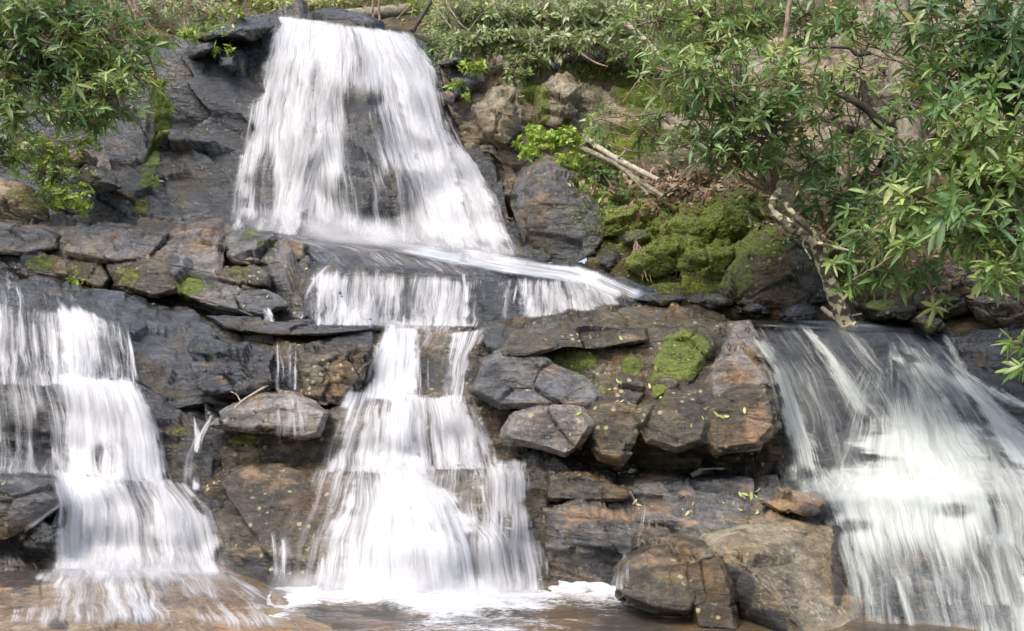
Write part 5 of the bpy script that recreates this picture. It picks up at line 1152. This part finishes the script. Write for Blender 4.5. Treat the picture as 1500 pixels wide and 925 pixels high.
PAL = {'rhodo': [((0.045, 0.090, 0.035), .26), ((0.085, 0.145, 0.055), .34), ((0.14, 0.20, 0.08), .22), ((0.22, 0.25, 0.08), .09), ((0.14, 0.20, 0.13), .07), ((0.22, 0.13, 0.05), .02)],
       'light': [((0.08, 0.14, 0.05), .28), ((0.14, 0.20, 0.07), .34), ((0.23, 0.28, 0.11), .26), ((0.32, 0.34, 0.14), .12)],
       'dark': [((0.028, 0.065, 0.030), .36), ((0.050, 0.10, 0.045), .4), ((0.10, 0.15, 0.07), .24)],
       'moss': [((0.06, 0.075, 0.008), .3), ((0.13, 0.14, 0.015), .4), ((0.22, 0.22, 0.025), .3)],
       'grey': [((0.13, 0.17, 0.08), .3), ((0.22, 0.26, 0.14), .36), ((0.34, 0.37, 0.23), .24), ((0.24, 0.20, 0.09), .1)],
       'lime': [((0.13, 0.20, 0.02), .4), ((0.21, 0.30, 0.03), .4), ((0.30, 0.37, 0.06), .2)],
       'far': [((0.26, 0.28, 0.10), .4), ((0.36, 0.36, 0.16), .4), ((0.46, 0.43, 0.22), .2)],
       'litter': [((0.16, 0.09, 0.05), .4), ((0.25, 0.16, 0.10), .35), ((0.33, 0.25, 0.18), .2), ((0.10, 0.06, 0.04), .05)]}
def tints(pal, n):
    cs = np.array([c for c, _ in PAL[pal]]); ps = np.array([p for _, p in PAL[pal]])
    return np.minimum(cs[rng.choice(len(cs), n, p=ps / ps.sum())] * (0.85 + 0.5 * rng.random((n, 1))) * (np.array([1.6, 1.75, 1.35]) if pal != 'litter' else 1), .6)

def bush(name, label, cat, root, clusters, leaf=0.2, wr=0.25, per=(6, 9), pal='rhodo', twig=0.0075, limbs=(), group=None, simple=False, wood='twig', bare=0.0, upness=0.42, limb_r=0.02, droop=(0.1, 0.45), more=1.0):
    """a shrub: limbs from the root to every cluster of its crown, twigs to each tip, whorls of long leaves"""
    rt = W(*root)
    e = empty(name, rt)
    tag(e, label, cat, group)
    wd, lf = Acc(), Acc()
    for (pts, r0, r1) in limbs:
        q = curve_pts([W(*p) for p in pts], 7, 0.02)
        wd.add(*tube(q, np.linspace(r0, r1, len(q)), 7, 0.15))
    for (x, y, Y, rx, ry, rd, n, *pp) in clusters:
        n = int(n * more)
        pl = pp[0] if pp else pal
        c = W(x, y, Y)
        sx, sz = 1.12 * rx * Y / F, 1.12 * ry * Y / F
        mid = rt + (c - rt) * 0.5 + np.array([(rng.random() - .5) * .4, (rng.random() - .5) * .3, 0.12 * np.linalg.norm(c - rt) * (1 if c[2] < rt[2] else .4)])
        limb = curve_pts([rt, mid, c], 8, 0.03)
        wd.add(*tube(limb, np.linspace(limb_r, limb_r * .35, len(limb)), 5))
        u = rng.normal(size=(n, 3)); u /= np.linalg.norm(u, axis=1, keepdims=True)
        rad = rng.random((n, 1)) ** 0.45
        tips = c + u * rad * np.array([sx, rd, sz])
        tips[:, 2] += -0.0
        lp = limb[len(limb) // 2:]
        for k in range(n):
            d = np.linalg.norm(lp - tips[k], axis=1)
            a = lp[rng.integers(0, len(lp))] if rng.random() < .35 else lp[d.argmin()]
            m = (a + tips[k]) / 2 + np.array([(rng.random() - .5) * .12, (rng.random() - .5) * .12, -0.12 * np.linalg.norm(tips[k] - a)])
            q = curve_pts([a, m, tips[k]], 4, 0.012)
            wd.add(*tube(q, np.linspace(twig * 1.5, twig * .6, len(q)), 4))
            if rng.random() < bare: continue
            ax = q[-1] - q[-2]; ax /= np.linalg.norm(ax) + 1e-9
            ax = ax * (1 - upness) + np.array([0, -0.25, 1.0]) * upness + rng.normal(size=3) * 0.38
            ax /= np.linalg.norm(ax)
            m_ = int(rng.integers(per[0], per[1] + 1))
            th = np.linspace(0, 2 * math.pi, m_, endpoint=False) + rng.random() * 6 + rng.normal(size=m_) * .2
            s1 = np.cross(ax, [0.3, 1, 0.2]); s1 /= np.linalg.norm(s1); s2 = np.cross(ax, s1)
            el = rng.normal(0.42, 0.36, m_)
            D = (np.cos(th)[:, None] * s1 + np.sin(th)[:, None] * s2) * np.cos(el)[:, None] + ax * np.sin(el)[:, None]
            L = leaf * (0.5 + 0.7 * rng.random(m_)) * (0.8 + .4 * rng.random())
            B = tips[k] - ax * rng.random((m_, 1)) * leaf * 0.45
            base = tints(pl, 1)
            tn = base * 0.55 + tints(pl, m_) * 0.45
            lf.add(*leaves(B, D, np.tile(ax, (m_, 1)) + rng.normal(size=(m_, 3)) * .25, L, L * wr * (0.8 + .4 * rng.random(m_)), droop[0] + (droop[1] - droop[0]) * rng.random(m_), tn, simple))
    wd.build('branches', M[wood], e)
    lf.build('foliage', M['leaf'], e, smooth=not simple)
    return e

# rhododendrons on the right bank
RG = 'rhododendrons hanging over the stream'
bush('rhododendron_bush', 'tall pale-tipped rhododendron leaning out above the fallen logs', 'shrub', (1130, 285, 13.8), [
    (1010, 105, 13.2, 75, 50, .7, 52, 'light'), (1075, 130, 13.0, 80, 60, .7, 70), (1130, 175, 12.9, 80, 60, .7, 80), (1030, 200, 13.0, 55, 45, .6, 40), (1075, 222, 12.9, 70, 30, .6, 45), (960, 110, 13.6, 40, 30, .5, 16, 'light'), (1160, 100, 13.4, 60, 50, .7, 45, 'light'), (880, 175, 14.2, 30, 22, .4, 9, 'light'), (945, 185, 13.9, 30, 25, .4, 12)],
    leaf=.175, limbs=[([(1130, 285, 13.9), (1135, 220, 13.7), (1128, 150, 13.6), (1150, 60, 13.6), (1160, -40, 13.6)], .05, .03), ([(1135, 230, 13.6), (1080, 170, 13.2), (1020, 120, 13.2), (960, 100, 13.5)], .028, .012), ([(1060, 150, 13.4), (980, 165, 13.7), (890, 172, 14.1)], .016, .008)], group=RG, more=1.05)
bush('rhododendron_bush', 'sunlit upper rhododendron with yellow-green young leaves along the top of the right bank', 'shrub', (1110, 60, 16.0), [
    (960, 30, 15.0, 60, 40, .8, 40, 'light'), (1030, 20, 14.8, 70, 45, .8, 60, 'light'), (1100, 30, 14.8, 60, 50, .8, 55, 'light'), (1180, 20, 14.6, 60, 50, .8, 50), (1040, 65, 14.6, 70, 30, .7, 45, 'light')],
    leaf=.18, limbs=[([(1110, 60, 15.6), (1060, 30, 15.2), (1010, -30, 15.2)], .035, .02)], group=RG, more=1.05)
bush('rhododendron_bush', 'dark-leaved rhododendron filling the upper far corner of the right bank', 'shrub', (1480, 200, 12.6), [
    (1440, 30, 11.2, 80, 50, .7, 60, 'dark'), (1500, 90, 11.0, 60, 60, .7, 60, 'dark'), (1400, 90, 11.4, 60, 50, .7, 40), (1340, 30, 11.8, 70, 45, .7, 36), (1460, 130, 11.0, 70, 40, .6, 40), (1560, 60, 11.2, 60, 100, .8, 50, 'dark'), (1250, 30, 12.4, 60, 40, .7, 26)],
    leaf=.20, limbs=[([(1480, 200, 12.4), (1470, 120, 11.8), (1440, 40, 11.4)], .04, .02), ([(1470, 130, 11.8), (1400, 100, 11.5), (1330, 50, 11.8)], .025, .012)], group=RG, more=1.05)
bush('rhododendron_bush', 'shadowed rhododendron standing behind the forked dark limb', 'shrub', (1240, 300, 14.6), [
    (1180, 230, 13.8, 55, 50, .6, 40), (1230, 290, 13.4, 60, 35, .6, 36, 'dark'), (1310, 250, 13.2, 60, 40, .6, 34, 'dark'), (1340, 130, 13.6, 50, 50, .6, 28), (1260, 100, 14.0, 50, 50, .6, 20, 'light'), (1270, 215, 13.6, 60, 30, .5, 22, 'light'), (1200, 140, 14.2, 36, 40, .5, 24), (1300, 310, 13.0, 60, 30, .5, 32)],
    leaf=.19, group=RG, more=1.05)
bush('rhododendron_bush', 'glossy rhododendron with open pale tips reaching over the chute from the right bank', 'shrub', (1560, 330, 11.0), [
    (1440, 195, 10.2, 55, 30, .5, 30, 'light'), (1400, 240, 10.2, 60, 35, .5, 34), (1470, 260, 10.0, 60, 40, .5, 44, 'light'), (1340, 290, 10.4, 55, 35, .5, 32, 'light'), (1420, 320, 9.9, 65, 40, .5, 46), (1490, 340, 9.8, 60, 50, .5, 48), (1330, 340, 10.4, 45, 25, .4, 22, 'light'), (1270, 340, 10.8, 40, 25, .4, 16), (1460, 395, 9.6, 50, 25, .4, 16, 'light'), (1520, 200, 10.0, 50, 60, .6, 36), (1390, 150, 10.6, 40, 30, .5, 16)],
    leaf=.19, limbs=[([(1560, 300, 10.8), (1500, 305, 10.3), (1440, 325, 10.0), (1425, 345, 9.9), (1435, 380, 9.8)], .022, .010), ([(1500, 305, 10.3), (1420, 300, 10.2), (1360, 330, 10.3), (1300, 380, 10.5), (1250, 410, 10.8)], .018, .007), ([(1390, 338, 10.2), (1340, 345, 10.3), (1300, 318, 10.5)], .012, .006)], group=RG, more=1.05)
bush('rhododendron_bush', 'drooping rhododendron sprig dangling just above the chute lip', 'shrub', (1300, 318, 11.4), [
    (1255, 385, 11.0, 34, 22, .3, 8, 'light'), (1290, 395, 11.0, 40, 25, .3, 12), (1245, 415, 11.0, 16, 10, .2, 4, 'light'), (1340, 400, 11.0, 36, 25, .3, 12), (1370, 440, 10.8, 14, 12, .2, 3, 'light')],
    leaf=.17, group=RG, more=1.05)
bush('rhododendron_bush', 'rhododendron standing just outside the view on the right bank', 'shrub', (1720, 330, 12.5), [
    (1640, 200, 11.8, 90, 80, .8, 60), (1760, 180, 11.8, 90, 90, .8, 60, 'dark'), (1700, 310, 11.4, 90, 60, .8, 50)], leaf=.2, group=RG, more=1.05)
bush('rhododendron_bush', 'lone rhododendron twig poking in over the dark shiny bank rock', 'shrub', (1600, 540, 8.6), [
    (1492, 545, 8.3, 10, 8, .1, 2, 'light'), (1486, 500, 8.4, 12, 8, .1, 2, 'light'), (1515, 520, 8.3, 20, 30, .1, 4)],
    leaf=.15, group=RG, limb_r=.008)
# left bank
bush('leafy_shrub', 'mixed dark and bright undergrowth hanging down the far edge of the left cliff', 'shrub', (-40, 250, 16.6), [
    (10, 200, 16.2, 40, 26, .4, 60), (20, 235, 16.3, 34, 20, .4, 44, 'light'), (-40, 220, 16.2, 50, 50, .4, 60), (150, 120, 17.4, 60, 30, .4, 70), (120, 185, 17.2, 40, 16, .3, 40, 'light'), (230, 120, 18.4, 12, 40, .2, 36, 'moss')],
    leaf=.11, wr=.4, per=(5, 8), twig=.004, simple=True, limb_r=.01)
LG = 'rhododendrons hanging from the left cliff'
bush('rhododendron_bush', 'dark rhododendron with a thick bent limb hanging over the left cliff', 'shrub', (-60, 60, 15.4), [
    (30, 35, 14.6, 60, 45, .7, 60, 'dark'), (110, 20, 15.2, 70, 40, .7, 60, 'dark'), (20, 120, 14.4, 50, 40, .5, 34), (100, 95, 14.8, 60, 40, .6, 55), (150, 140, 14.6, 55, 40, .6, 48, 'light'), (110, 165, 14.5, 50, 25, .5, 30), (20, 165, 14.3, 40, 20, .4, 18, 'light'), (190, 95, 14.9, 45, 45, .5, 34, 'light'), (60, 70, 14.5, 70, 50, .5, 60), (150, 50, 15.0, 60, 40, .5, 40), (20, 20, 14.2, 30, 25, .4, 16, 'light'), (-60, 80, 14.6, 60, 120, .7, 60, 'dark')],
    leaf=.19, limbs=[([(-60, 95, 14.6), (5, 92, 14.5), (20, 75, 14.4), (16, 50, 14.4), (30, 20, 14.4)], .06, .035), ([(14, 88, 14.4), (26, 110, 14.4), (24, 150, 14.4)], .02, .01), ([(30, 40, 14.5), (70, 62, 14.6), (110, 85, 14.7)], .025, .01)], group=LG, more=1.2)
bush('rhododendron_bush', 'thin rhododendron spray on a long bare drooping branch near the crest', 'shrub', (150, -30, 15.6), [
    (205, 55, 15.2, 30, 20, .4, 9, 'light'), (170, 100, 15.0, 30, 26, .4, 12), (205, 105, 15.0, 20, 12, .3, 4, 'light'), (172, 173, 14.9, 20, 6, .3, 4, 'light'), (235, 55, 15.2, 14, 12, .3, 4, 'light')],
    leaf=.17, limbs=[([(155, -10, 15.4), (171, 26, 15.3), (200, 55, 15.2), (220, 88, 15.1), (229, 115, 15.1), (226, 140, 15.1)], .026, .010), ([(171, 28, 15.3), (165, 65, 15.1), (152, 105, 15.0)], .022, .01), ([(228, 115, 15.1), (212, 122, 15.1), (204, 138, 15.1)], .010, .005), ([(50, 165, 14.6), (60, 182, 14.6), (78, 184, 14.6), (88, 172, 14.6)], .012, .006)], group=LG, more=1.2)
bush('leafy_shrub', 'bright small-leaved undergrowth at the foot of the left cliff', 'shrub', (90, 300, 17.4), [
    (70, 222, 17.2, 46, 24, .3, 110, 'lime'), (88, 255, 17.1, 46, 26, .3, 100, 'light'), (30, 215, 17.3, 30, 20, .3, 60), (130, 210, 17.6, 20, 10, .2, 24, 'lime'), (95, 288, 16.9, 46, 22, .3, 90, 'lime'), (60, 255, 17.2, 30, 22, .3, 40, 'light'), (110, 300, 16.7, 26, 12, .3, 24, 'lime')],
    leaf=.085, wr=.5, per=(5, 8), twig=.003, simple=True, limb_r=.008)
# crest and hill top
TG = 'shrubs along the top of the falls'
bush('leafy_shrub', 'shiny-leaved low shrub trailing over the mossy rim left of the crest', 'shrub', (250, 10, 20.6), [
    (215, 12, 20.0, 50, 16, .5, 60, 'grey'), (290, 14, 20.0, 50, 14, .5, 50, 'grey'), (330, 20, 19.8, 26, 10, .4, 24, 'lime'), (274, 48, 19.4, 14, 14, .2, 20, 'lime'), (160, 20, 20.2, 40, 30, .5, 50, 'rhodo')],
    leaf=.11, wr=.4, per=(5, 8), twig=.004, simple=True, group=TG)
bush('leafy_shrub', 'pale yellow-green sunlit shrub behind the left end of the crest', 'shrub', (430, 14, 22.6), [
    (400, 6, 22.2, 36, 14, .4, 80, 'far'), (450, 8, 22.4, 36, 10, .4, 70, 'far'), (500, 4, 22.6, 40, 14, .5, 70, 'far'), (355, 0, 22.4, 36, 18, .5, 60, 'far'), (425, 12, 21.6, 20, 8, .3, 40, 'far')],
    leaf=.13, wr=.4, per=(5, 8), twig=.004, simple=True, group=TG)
bush('leafy_shrub', 'feathery green shrub hanging above the horizontal log at the crest', 'shrub', (560, -30, 23), [
    (530, -8, 22.4, 40, 14, .6, 50, 'light'), (590, -2, 22, 40, 12, .6, 50, 'light'), (620, 10, 21.4, 26, 14, .4, 30, 'lime')],
    leaf=.12, wr=.35, per=(5, 8), twig=.004, simple=True, group=TG)
thick = [((700, 55, 20.4), [(680, 20, 19.8, 50, 26, .5, 90), (730, 25, 19.6, 50, 30, .5, 110), (700, 60, 19.5, 45, 20, .4, 80), (750, 60, 19.4, 40, 20, .4, 70)], 'grey-green twiggy thicket just right of the crest'),
         ((820, 70, 20.4), [(790, 20, 19.8, 50, 30, .5, 100), (840, 25, 19.6, 50, 30, .5, 100), (815, 62, 19.4, 45, 18, .4, 70), (780, 85, 19.3, 36, 14, .3, 40)], 'tangled bare-twigged thicket above the lichen-crusted rock knob'),
         ((920, 75, 20.2), [(890, 15, 19.4, 50, 30, .5, 90), (935, 35, 19.0, 45, 30, .5, 80), (880, 60, 19.2, 45, 20, .4, 60), (930, 75, 18.9, 40, 16, .4, 40)], 'dense twig thicket around the broken bleached branch')]
for rt, cl, lb in thick:
    bush('twiggy_thicket', lb, 'shrub', rt, cl, leaf=.14, wr=.4, per=(5, 8), pal='grey', twig=.006, simple=True, bare=.25, more=1.7, wood='pale', group='twiggy thickets on the hilltop', limbs=[
        ([(rt[0] + a, rt[1] + 20, rt[2] - .6), (rt[0] + b, rt[1] - 15, rt[2] - 1.0), (rt[0] + c, rt[1] - 75, rt[2] - .8)], .014, .006) for a, b, c in ((-30, -10, 40), (20, 35, 10), (40, -20, -60), (-50, 10, 70), (60, 20, 60), (-10, -40, -80))])
bush('leafy_shrub', 'hanging brown-green creeper with rounded leaves on the tan outcrop', 'creeper', (760, 95, 19.2), [
    (750, 120, 18.9, 18, 22, .15, 50, 'grey'), (765, 108, 18.9, 14, 12, .15, 24, 'light'), (735, 125, 18.9, 8, 16, .12, 16, 'litter'), (758, 145, 18.8, 12, 8, .12, 16, 'grey')],
    leaf=.075, wr=.7, per=(4, 6), twig=.003, simple=True, limb_r=.006)
FG = 'bright green fern plants on the rocks'
for rt, cl, lb, pl in [
    ((690, 108, 19.0), [(694, 95, 18.8, 20, 10, .2, 26)], 'lush green fern tuft on the dark block right of the crest', 'lime'),
    ((672, 128, 18.9), [(672, 124, 18.8, 14, 7, .15, 14)], 'small fern tuft below the lush one beside the fall', 'lime'),
    ((688, 143, 18.7), [(686, 140, 18.6, 8, 5, .1, 8)], 'tiny fern sprig on the cracked tan rock edge', 'lime'),
    ((120, 415, 14.8), [(115, 408, 14.7, 12, 5, .1, 9), (136, 413, 14.7, 5, 3, .08, 4)], 'tiny lime-green plant rooted at the ledge foot above the left slab', 'lime'),
    ((240, 162, 18.7), [(246, 158, 18.6, 10, 7, .15, 12), (238, 145, 18.6, 8, 6, .1, 8)], 'small fern in the mossy crack of the left cliff', 'lime'),
    ((228, 265, 18.0), [(226, 262, 17.9, 6, 6, .1, 7)], 'sparse seedling in the crack low on the left cliff', 'lime'),
    ((310, 75, 19.2), [(312, 72, 19.1, 6, 6, .1, 6), (338, 74, 19.1, 5, 6, .1, 5)], 'two-sprig weed on the cracked block below the crest slab', 'lime')]:
    bush('fern', lb, 'fern', rt, cl, leaf=.13 if rt[1] < 130 else .09, wr=.3, per=(5, 8), pal=pl, twig=.003, simple=True, limb_r=.005, group=FG)
bush('leafy_shrub', 'lush lime-green creeping plant draped over the top of the grey boulder', 'creeper', (830, 200, 18.2), [
    (790, 205, 17.6, 36, 16, .3, 90), (830, 205, 17.4, 40, 18, .3, 100), (870, 215, 17.3, 36, 18, .3, 70, 'light'), (780, 225, 17.4, 18, 10, .2, 24), (835, 235, 17.0, 24, 12, .2, 36), (780, 192, 17.8, 16, 10, .2, 24)],
    leaf=.085, wr=.5, per=(5, 8), pal='lime', twig=.003, simple=True, limb_r=.006)
bush('leafy_shrub', 'dark ivy-like plant on the slope below the fallen logs', 'creeper', (880, 250, 17.4), [
    (880, 250, 17.0, 26, 14, .2, 40), (905, 285, 16.6, 20, 14, .2, 22), (862, 270, 16.8, 14, 14, .2, 16)],
    leaf=.09, wr=.6, per=(4, 7), pal='rhodo', twig=.003, simple=True, limb_r=.006)

# ------------------------------------------------------------------ wood: trunks, limbs, logs, sticks
def stick(name, label, cat, pts, r0, r1, mat, sides=10, wob=.25, extra=(), per=8):
    A = Acc()
    q = curve_pts([W(*p) for p in pts], per, 0.004)
    A.add(*tube(q, np.linspace(r0, r1, len(q)), sides, wob))
    for (ps, a, b) in extra:
        q = curve_pts([W(*p) for p in ps], 6, 0.004)
        A.add(*tube(q, np.linspace(a, b, len(q)), 7, wob))
    return tag(A.build(name, M[mat]), label, cat)
stick('fallen_log', 'longer bleached fallen log lying on the leafy slope below the outcrop', 'log', [(855, 200, 17.3), (885, 222, 17.0), (920, 242, 16.6), (965, 264, 16.1)], .05, .035, 'pale', wob=.5, extra=[([(905, 232, 16.7), (914, 224, 16.6), (916, 216, 16.6)], .02, .008)])
stick('fallen_log', 'shorter grey-brown fallen log tucked under the bleached one', 'log', [(850, 216, 17.2), (900, 240, 16.8), (940, 268, 16.3), (972, 288, 15.9)], .045, .03, 'trunk', wob=.5, extra=[([(915, 250, 16.6), (935, 270, 16.3), (950, 286, 16.1)], .025, .015)])
stick('leaning_tree', 'leaning crooked trunk mottled pale and dark above the big mossy boulder', 'tree trunk', [(1240, 474, 13.3), (1224, 436, 13.2), (1210, 400, 13.1), (1200, 368, 13.0), (1184, 346, 12.9), (1158, 330, 12.8), (1136, 314, 12.8), (1132, 296, 12.8), (1142, 280, 13.0)], .10, .045, 'mottled', sides=12, wob=.35, extra=[
    ([(1198, 366, 13.0), (1196, 348, 12.9), (1176, 328, 12.8), (1156, 306, 12.9), (1148, 290, 13.1)], .05, .03), ([(1196, 356, 12.9), (1222, 362, 12.8), (1260, 372, 12.8)], .03, .012), ([(1182, 348, 12.8), (1176, 358, 12.75), (1188, 380, 12.75)], .018, .007), ([(1234, 450, 13.2), (1252, 405, 13.0), (1264, 370, 12.9)], .03, .022)])
stick('forked_limb', 'dark forked limb standing out against the pale rock wall', 'limb', [(1310, 195, 13.9), (1288, 178, 13.9), (1272, 162, 13.9), (1250, 148, 13.9), (1228, 138, 14.0)], .075, .035, 'limb', extra=[([(1272, 162, 13.9), (1266, 135, 13.9), (1263, 108, 13.9)], .05, .035), ([(1275, 78, 14.0), (1255, 80, 14.0), (1240, 70, 14.0), (1185, 70, 14.1)], .03, .02), ([(1256, 82, 14.0), (1272, 65, 14.0), (1280, 25, 14.0), (1295, -30, 14.0)], .025, .02)])
stick('tree_trunk', 'straight pale tree trunk rising behind the right hand leaves', 'tree trunk', [(1330, 240, 17.2), (1322, 120, 17.4), (1316, 40, 17.5), (1310, -80, 17.6)], .22, .18, 'trunk', sides=14)
stick('tree_trunk', 'slim brown sapling trunk crossing the top edge of the right bank', 'tree trunk', [(1166, 180, 15.6), (1160, 80, 15.7), (1160, 20, 15.7), (1166, -60, 15.8)], .055, .045, 'trunk')
stick('broken_branch', 'broken bleached branch poking up from the twig thicket', 'branch', [(990, 110, 18.0), (957, 72, 18.1), (944, 58, 18.2), (914, 32, 18.4)], .035, .05, 'pale')
stick('thin_branch', 'thin forked bleached branch dangling across the mossy outcrop', 'branch', [(948, 60, 18.0), (950, 95, 17.9), (930, 125, 17.8), (912, 150, 17.8)], .018, .008, 'twig', extra=[([(850, 78, 18.6), (872, 92, 18.5), (890, 98, 18.4)], .02, .014)])
stick('horizontal_log', 'mossy log lying level behind the crest of the tall fall', 'log', [(500, 24, 22.0), (550, 20, 21.8), (610, 12, 21.6)], .14, .11, 'trunk', sides=12)
stick('leaning_stick', 'dark stick leaning against the right end of the crest', 'branch', [(604, 46, 20.0), (614, 30, 20.1), (628, 8, 20.3), (640, -12, 20.4)], .05, .03, 'limb')
stick('thin_pole', 'thin upright stem behind the crest, nearer the middle of the fall', 'branch', [(547, 30, 21.4), (546, 10, 21.4), (548, -20, 21.4)], .025, .02, 'twig')
stick('thin_pole', 'thin upright stem behind the crest with a forked foot', 'branch', [(556, 30, 21.3), (555, 8, 21.3), (558, -20, 21.3)], .028, .02, 'twig', extra=[([(582, 28, 21.2), (595, 14, 21.2), (606, 4, 21.2)], .018, .012)])
stick('dead_twig', 'pale dead twig lying across the pinkish slab', 'twig', [(332, 612, 11.35), (352, 590, 11.6), (380, 572, 11.8), (408, 556, 12.0)], .010, .014, 'pale', sides=6, extra=[([(352, 588, 11.6), (346, 578, 11.7), (338, 574, 11.75)], .007, .004)])
stick('driftwood', 'short brown driftwood stick caught among the stones above the chute', 'branch', [(1205, 452, 13.9), (1218, 462, 13.6), (1232, 470, 13.4), (1255, 476, 13.2)], .03, .04, 'pale', extra=[([(1222, 462, 13.6), (1240, 464, 13.4), (1262, 460, 13.3)], .018, .01)])
# bare roots at the bank
A = Acc()
for k in range(26):
    x = 925 + 70 * rng.random(); y = 352 + 20 * rng.random()
    y2 = y + 20 + 30 * rng.random(); x2 = x + (rng.random() - .4) * 40
    Y = 15.7 - (y - 350) * .012
    q = curve_pts([W(x, y, Y - .1), W((x + x2) / 2 + 6 * (rng.random() - .5), (y + y2) / 2, Y - .35), W(x2, y2, Y - .45)], 5, .03)
    A.add(*tube(q, np.linspace(.014, .006, len(q)), 5))
tag(A.build('exposed_roots', M['twig']), 'tangle of thin bare roots washed out of the mossy bank', 'roots')

# ------------------------------------------------------------------ leaf litter and ground cover
def scatter(name, regions, mat, pal, size, kind='stuff', lift=0.012):
    Bs = []
    for (x, y, rx, ry, n) in regions:
        for k in range(n):
            px, py = x + rng.normal() * rx * .5, y + rng.normal() * ry * .5
            h = bvh.ray_cast(camv, Vector(rays(px, py)))
            if h[0] is None: continue
            nn = h[1] if h[1].y < 0 else -h[1]
            Bs.append((*(h[0] + nn * lift), *nn))
    Bs = np.array(Bs)
    n = len(Bs)
    N = Bs[:, 3:]
    D = np.cross(N, rng.normal(size=(n, 3))) + N * rng.normal(0.15, .25, (n, 1))
    L = size * (.6 + .8 * rng.random(n))
    V, f, t = leaves(Bs[:, :3] - D / np.linalg.norm(D, axis=1, keepdims=True) * L[:, None] * .5, D, N + rng.normal(size=(n, 3)) * .3, L, L * .45, rng.normal(0, .2, n), tints(pal, n), False)
    o = mesh_obj(name, V, [f], M[mat], attrs={'tint': t})
    return tag(o, kind=kind)
scatter('leaf_litter', [(985, 275, 60, 24, 420), (960, 300, 60, 24, 120), (900, 265, 50, 30, 160), (1060, 265, 80, 30, 220), (1200, 330, 90, 40, 260), (1400, 400, 120, 50, 160), (900, 90, 200, 20, 160), (700, 320, 60, 10, 20)], 'litter', 'litter', .11)
scatter('ground_cover', [(640, 45, 26, 40, 420), (660, 70, 24, 24, 160), (900, 88, 140, 20, 420), (300, 44, 50, 8, 160), (1250, 340, 140, 50, 420), (960, 150, 60, 20, 60), (880, 275, 40, 40, 160), (1400, 180, 140, 60, 420), (800, 30, 200, 50, 1500), (200, 10, 200, 30, 500), (1150, 20, 250, 40, 500)], 'leaf', 'light', .075)
scatter('moss_tufts', [(x, y, a, b, int(n * 1.7)) for x, y, a, b, n in [(900, 310, 60, 70, 900), (960, 335, 90, 60, 1500), (1035, 340, 80, 70, 1800), (1080, 330, 60, 40, 700), (880, 255, 50, 40, 500), (870, 130, 110, 50, 500), (900, 225, 110, 30, 700), (1230, 390, 70, 50, 500), (1000, 520, 30, 34, 90), (650, 50, 24, 40, 300)]], 'leaf', 'moss', .024)
scatter('stray_leaves', [(940, 580, 160, 70, 16), (1070, 600, 50, 30, 9), (980, 742, 120, 12, 12), (300, 180, 80, 120, 16), (450, 440, 300, 60, 16), (1090, 730, 60, 20, 16)], 'litter', 'far', .055)
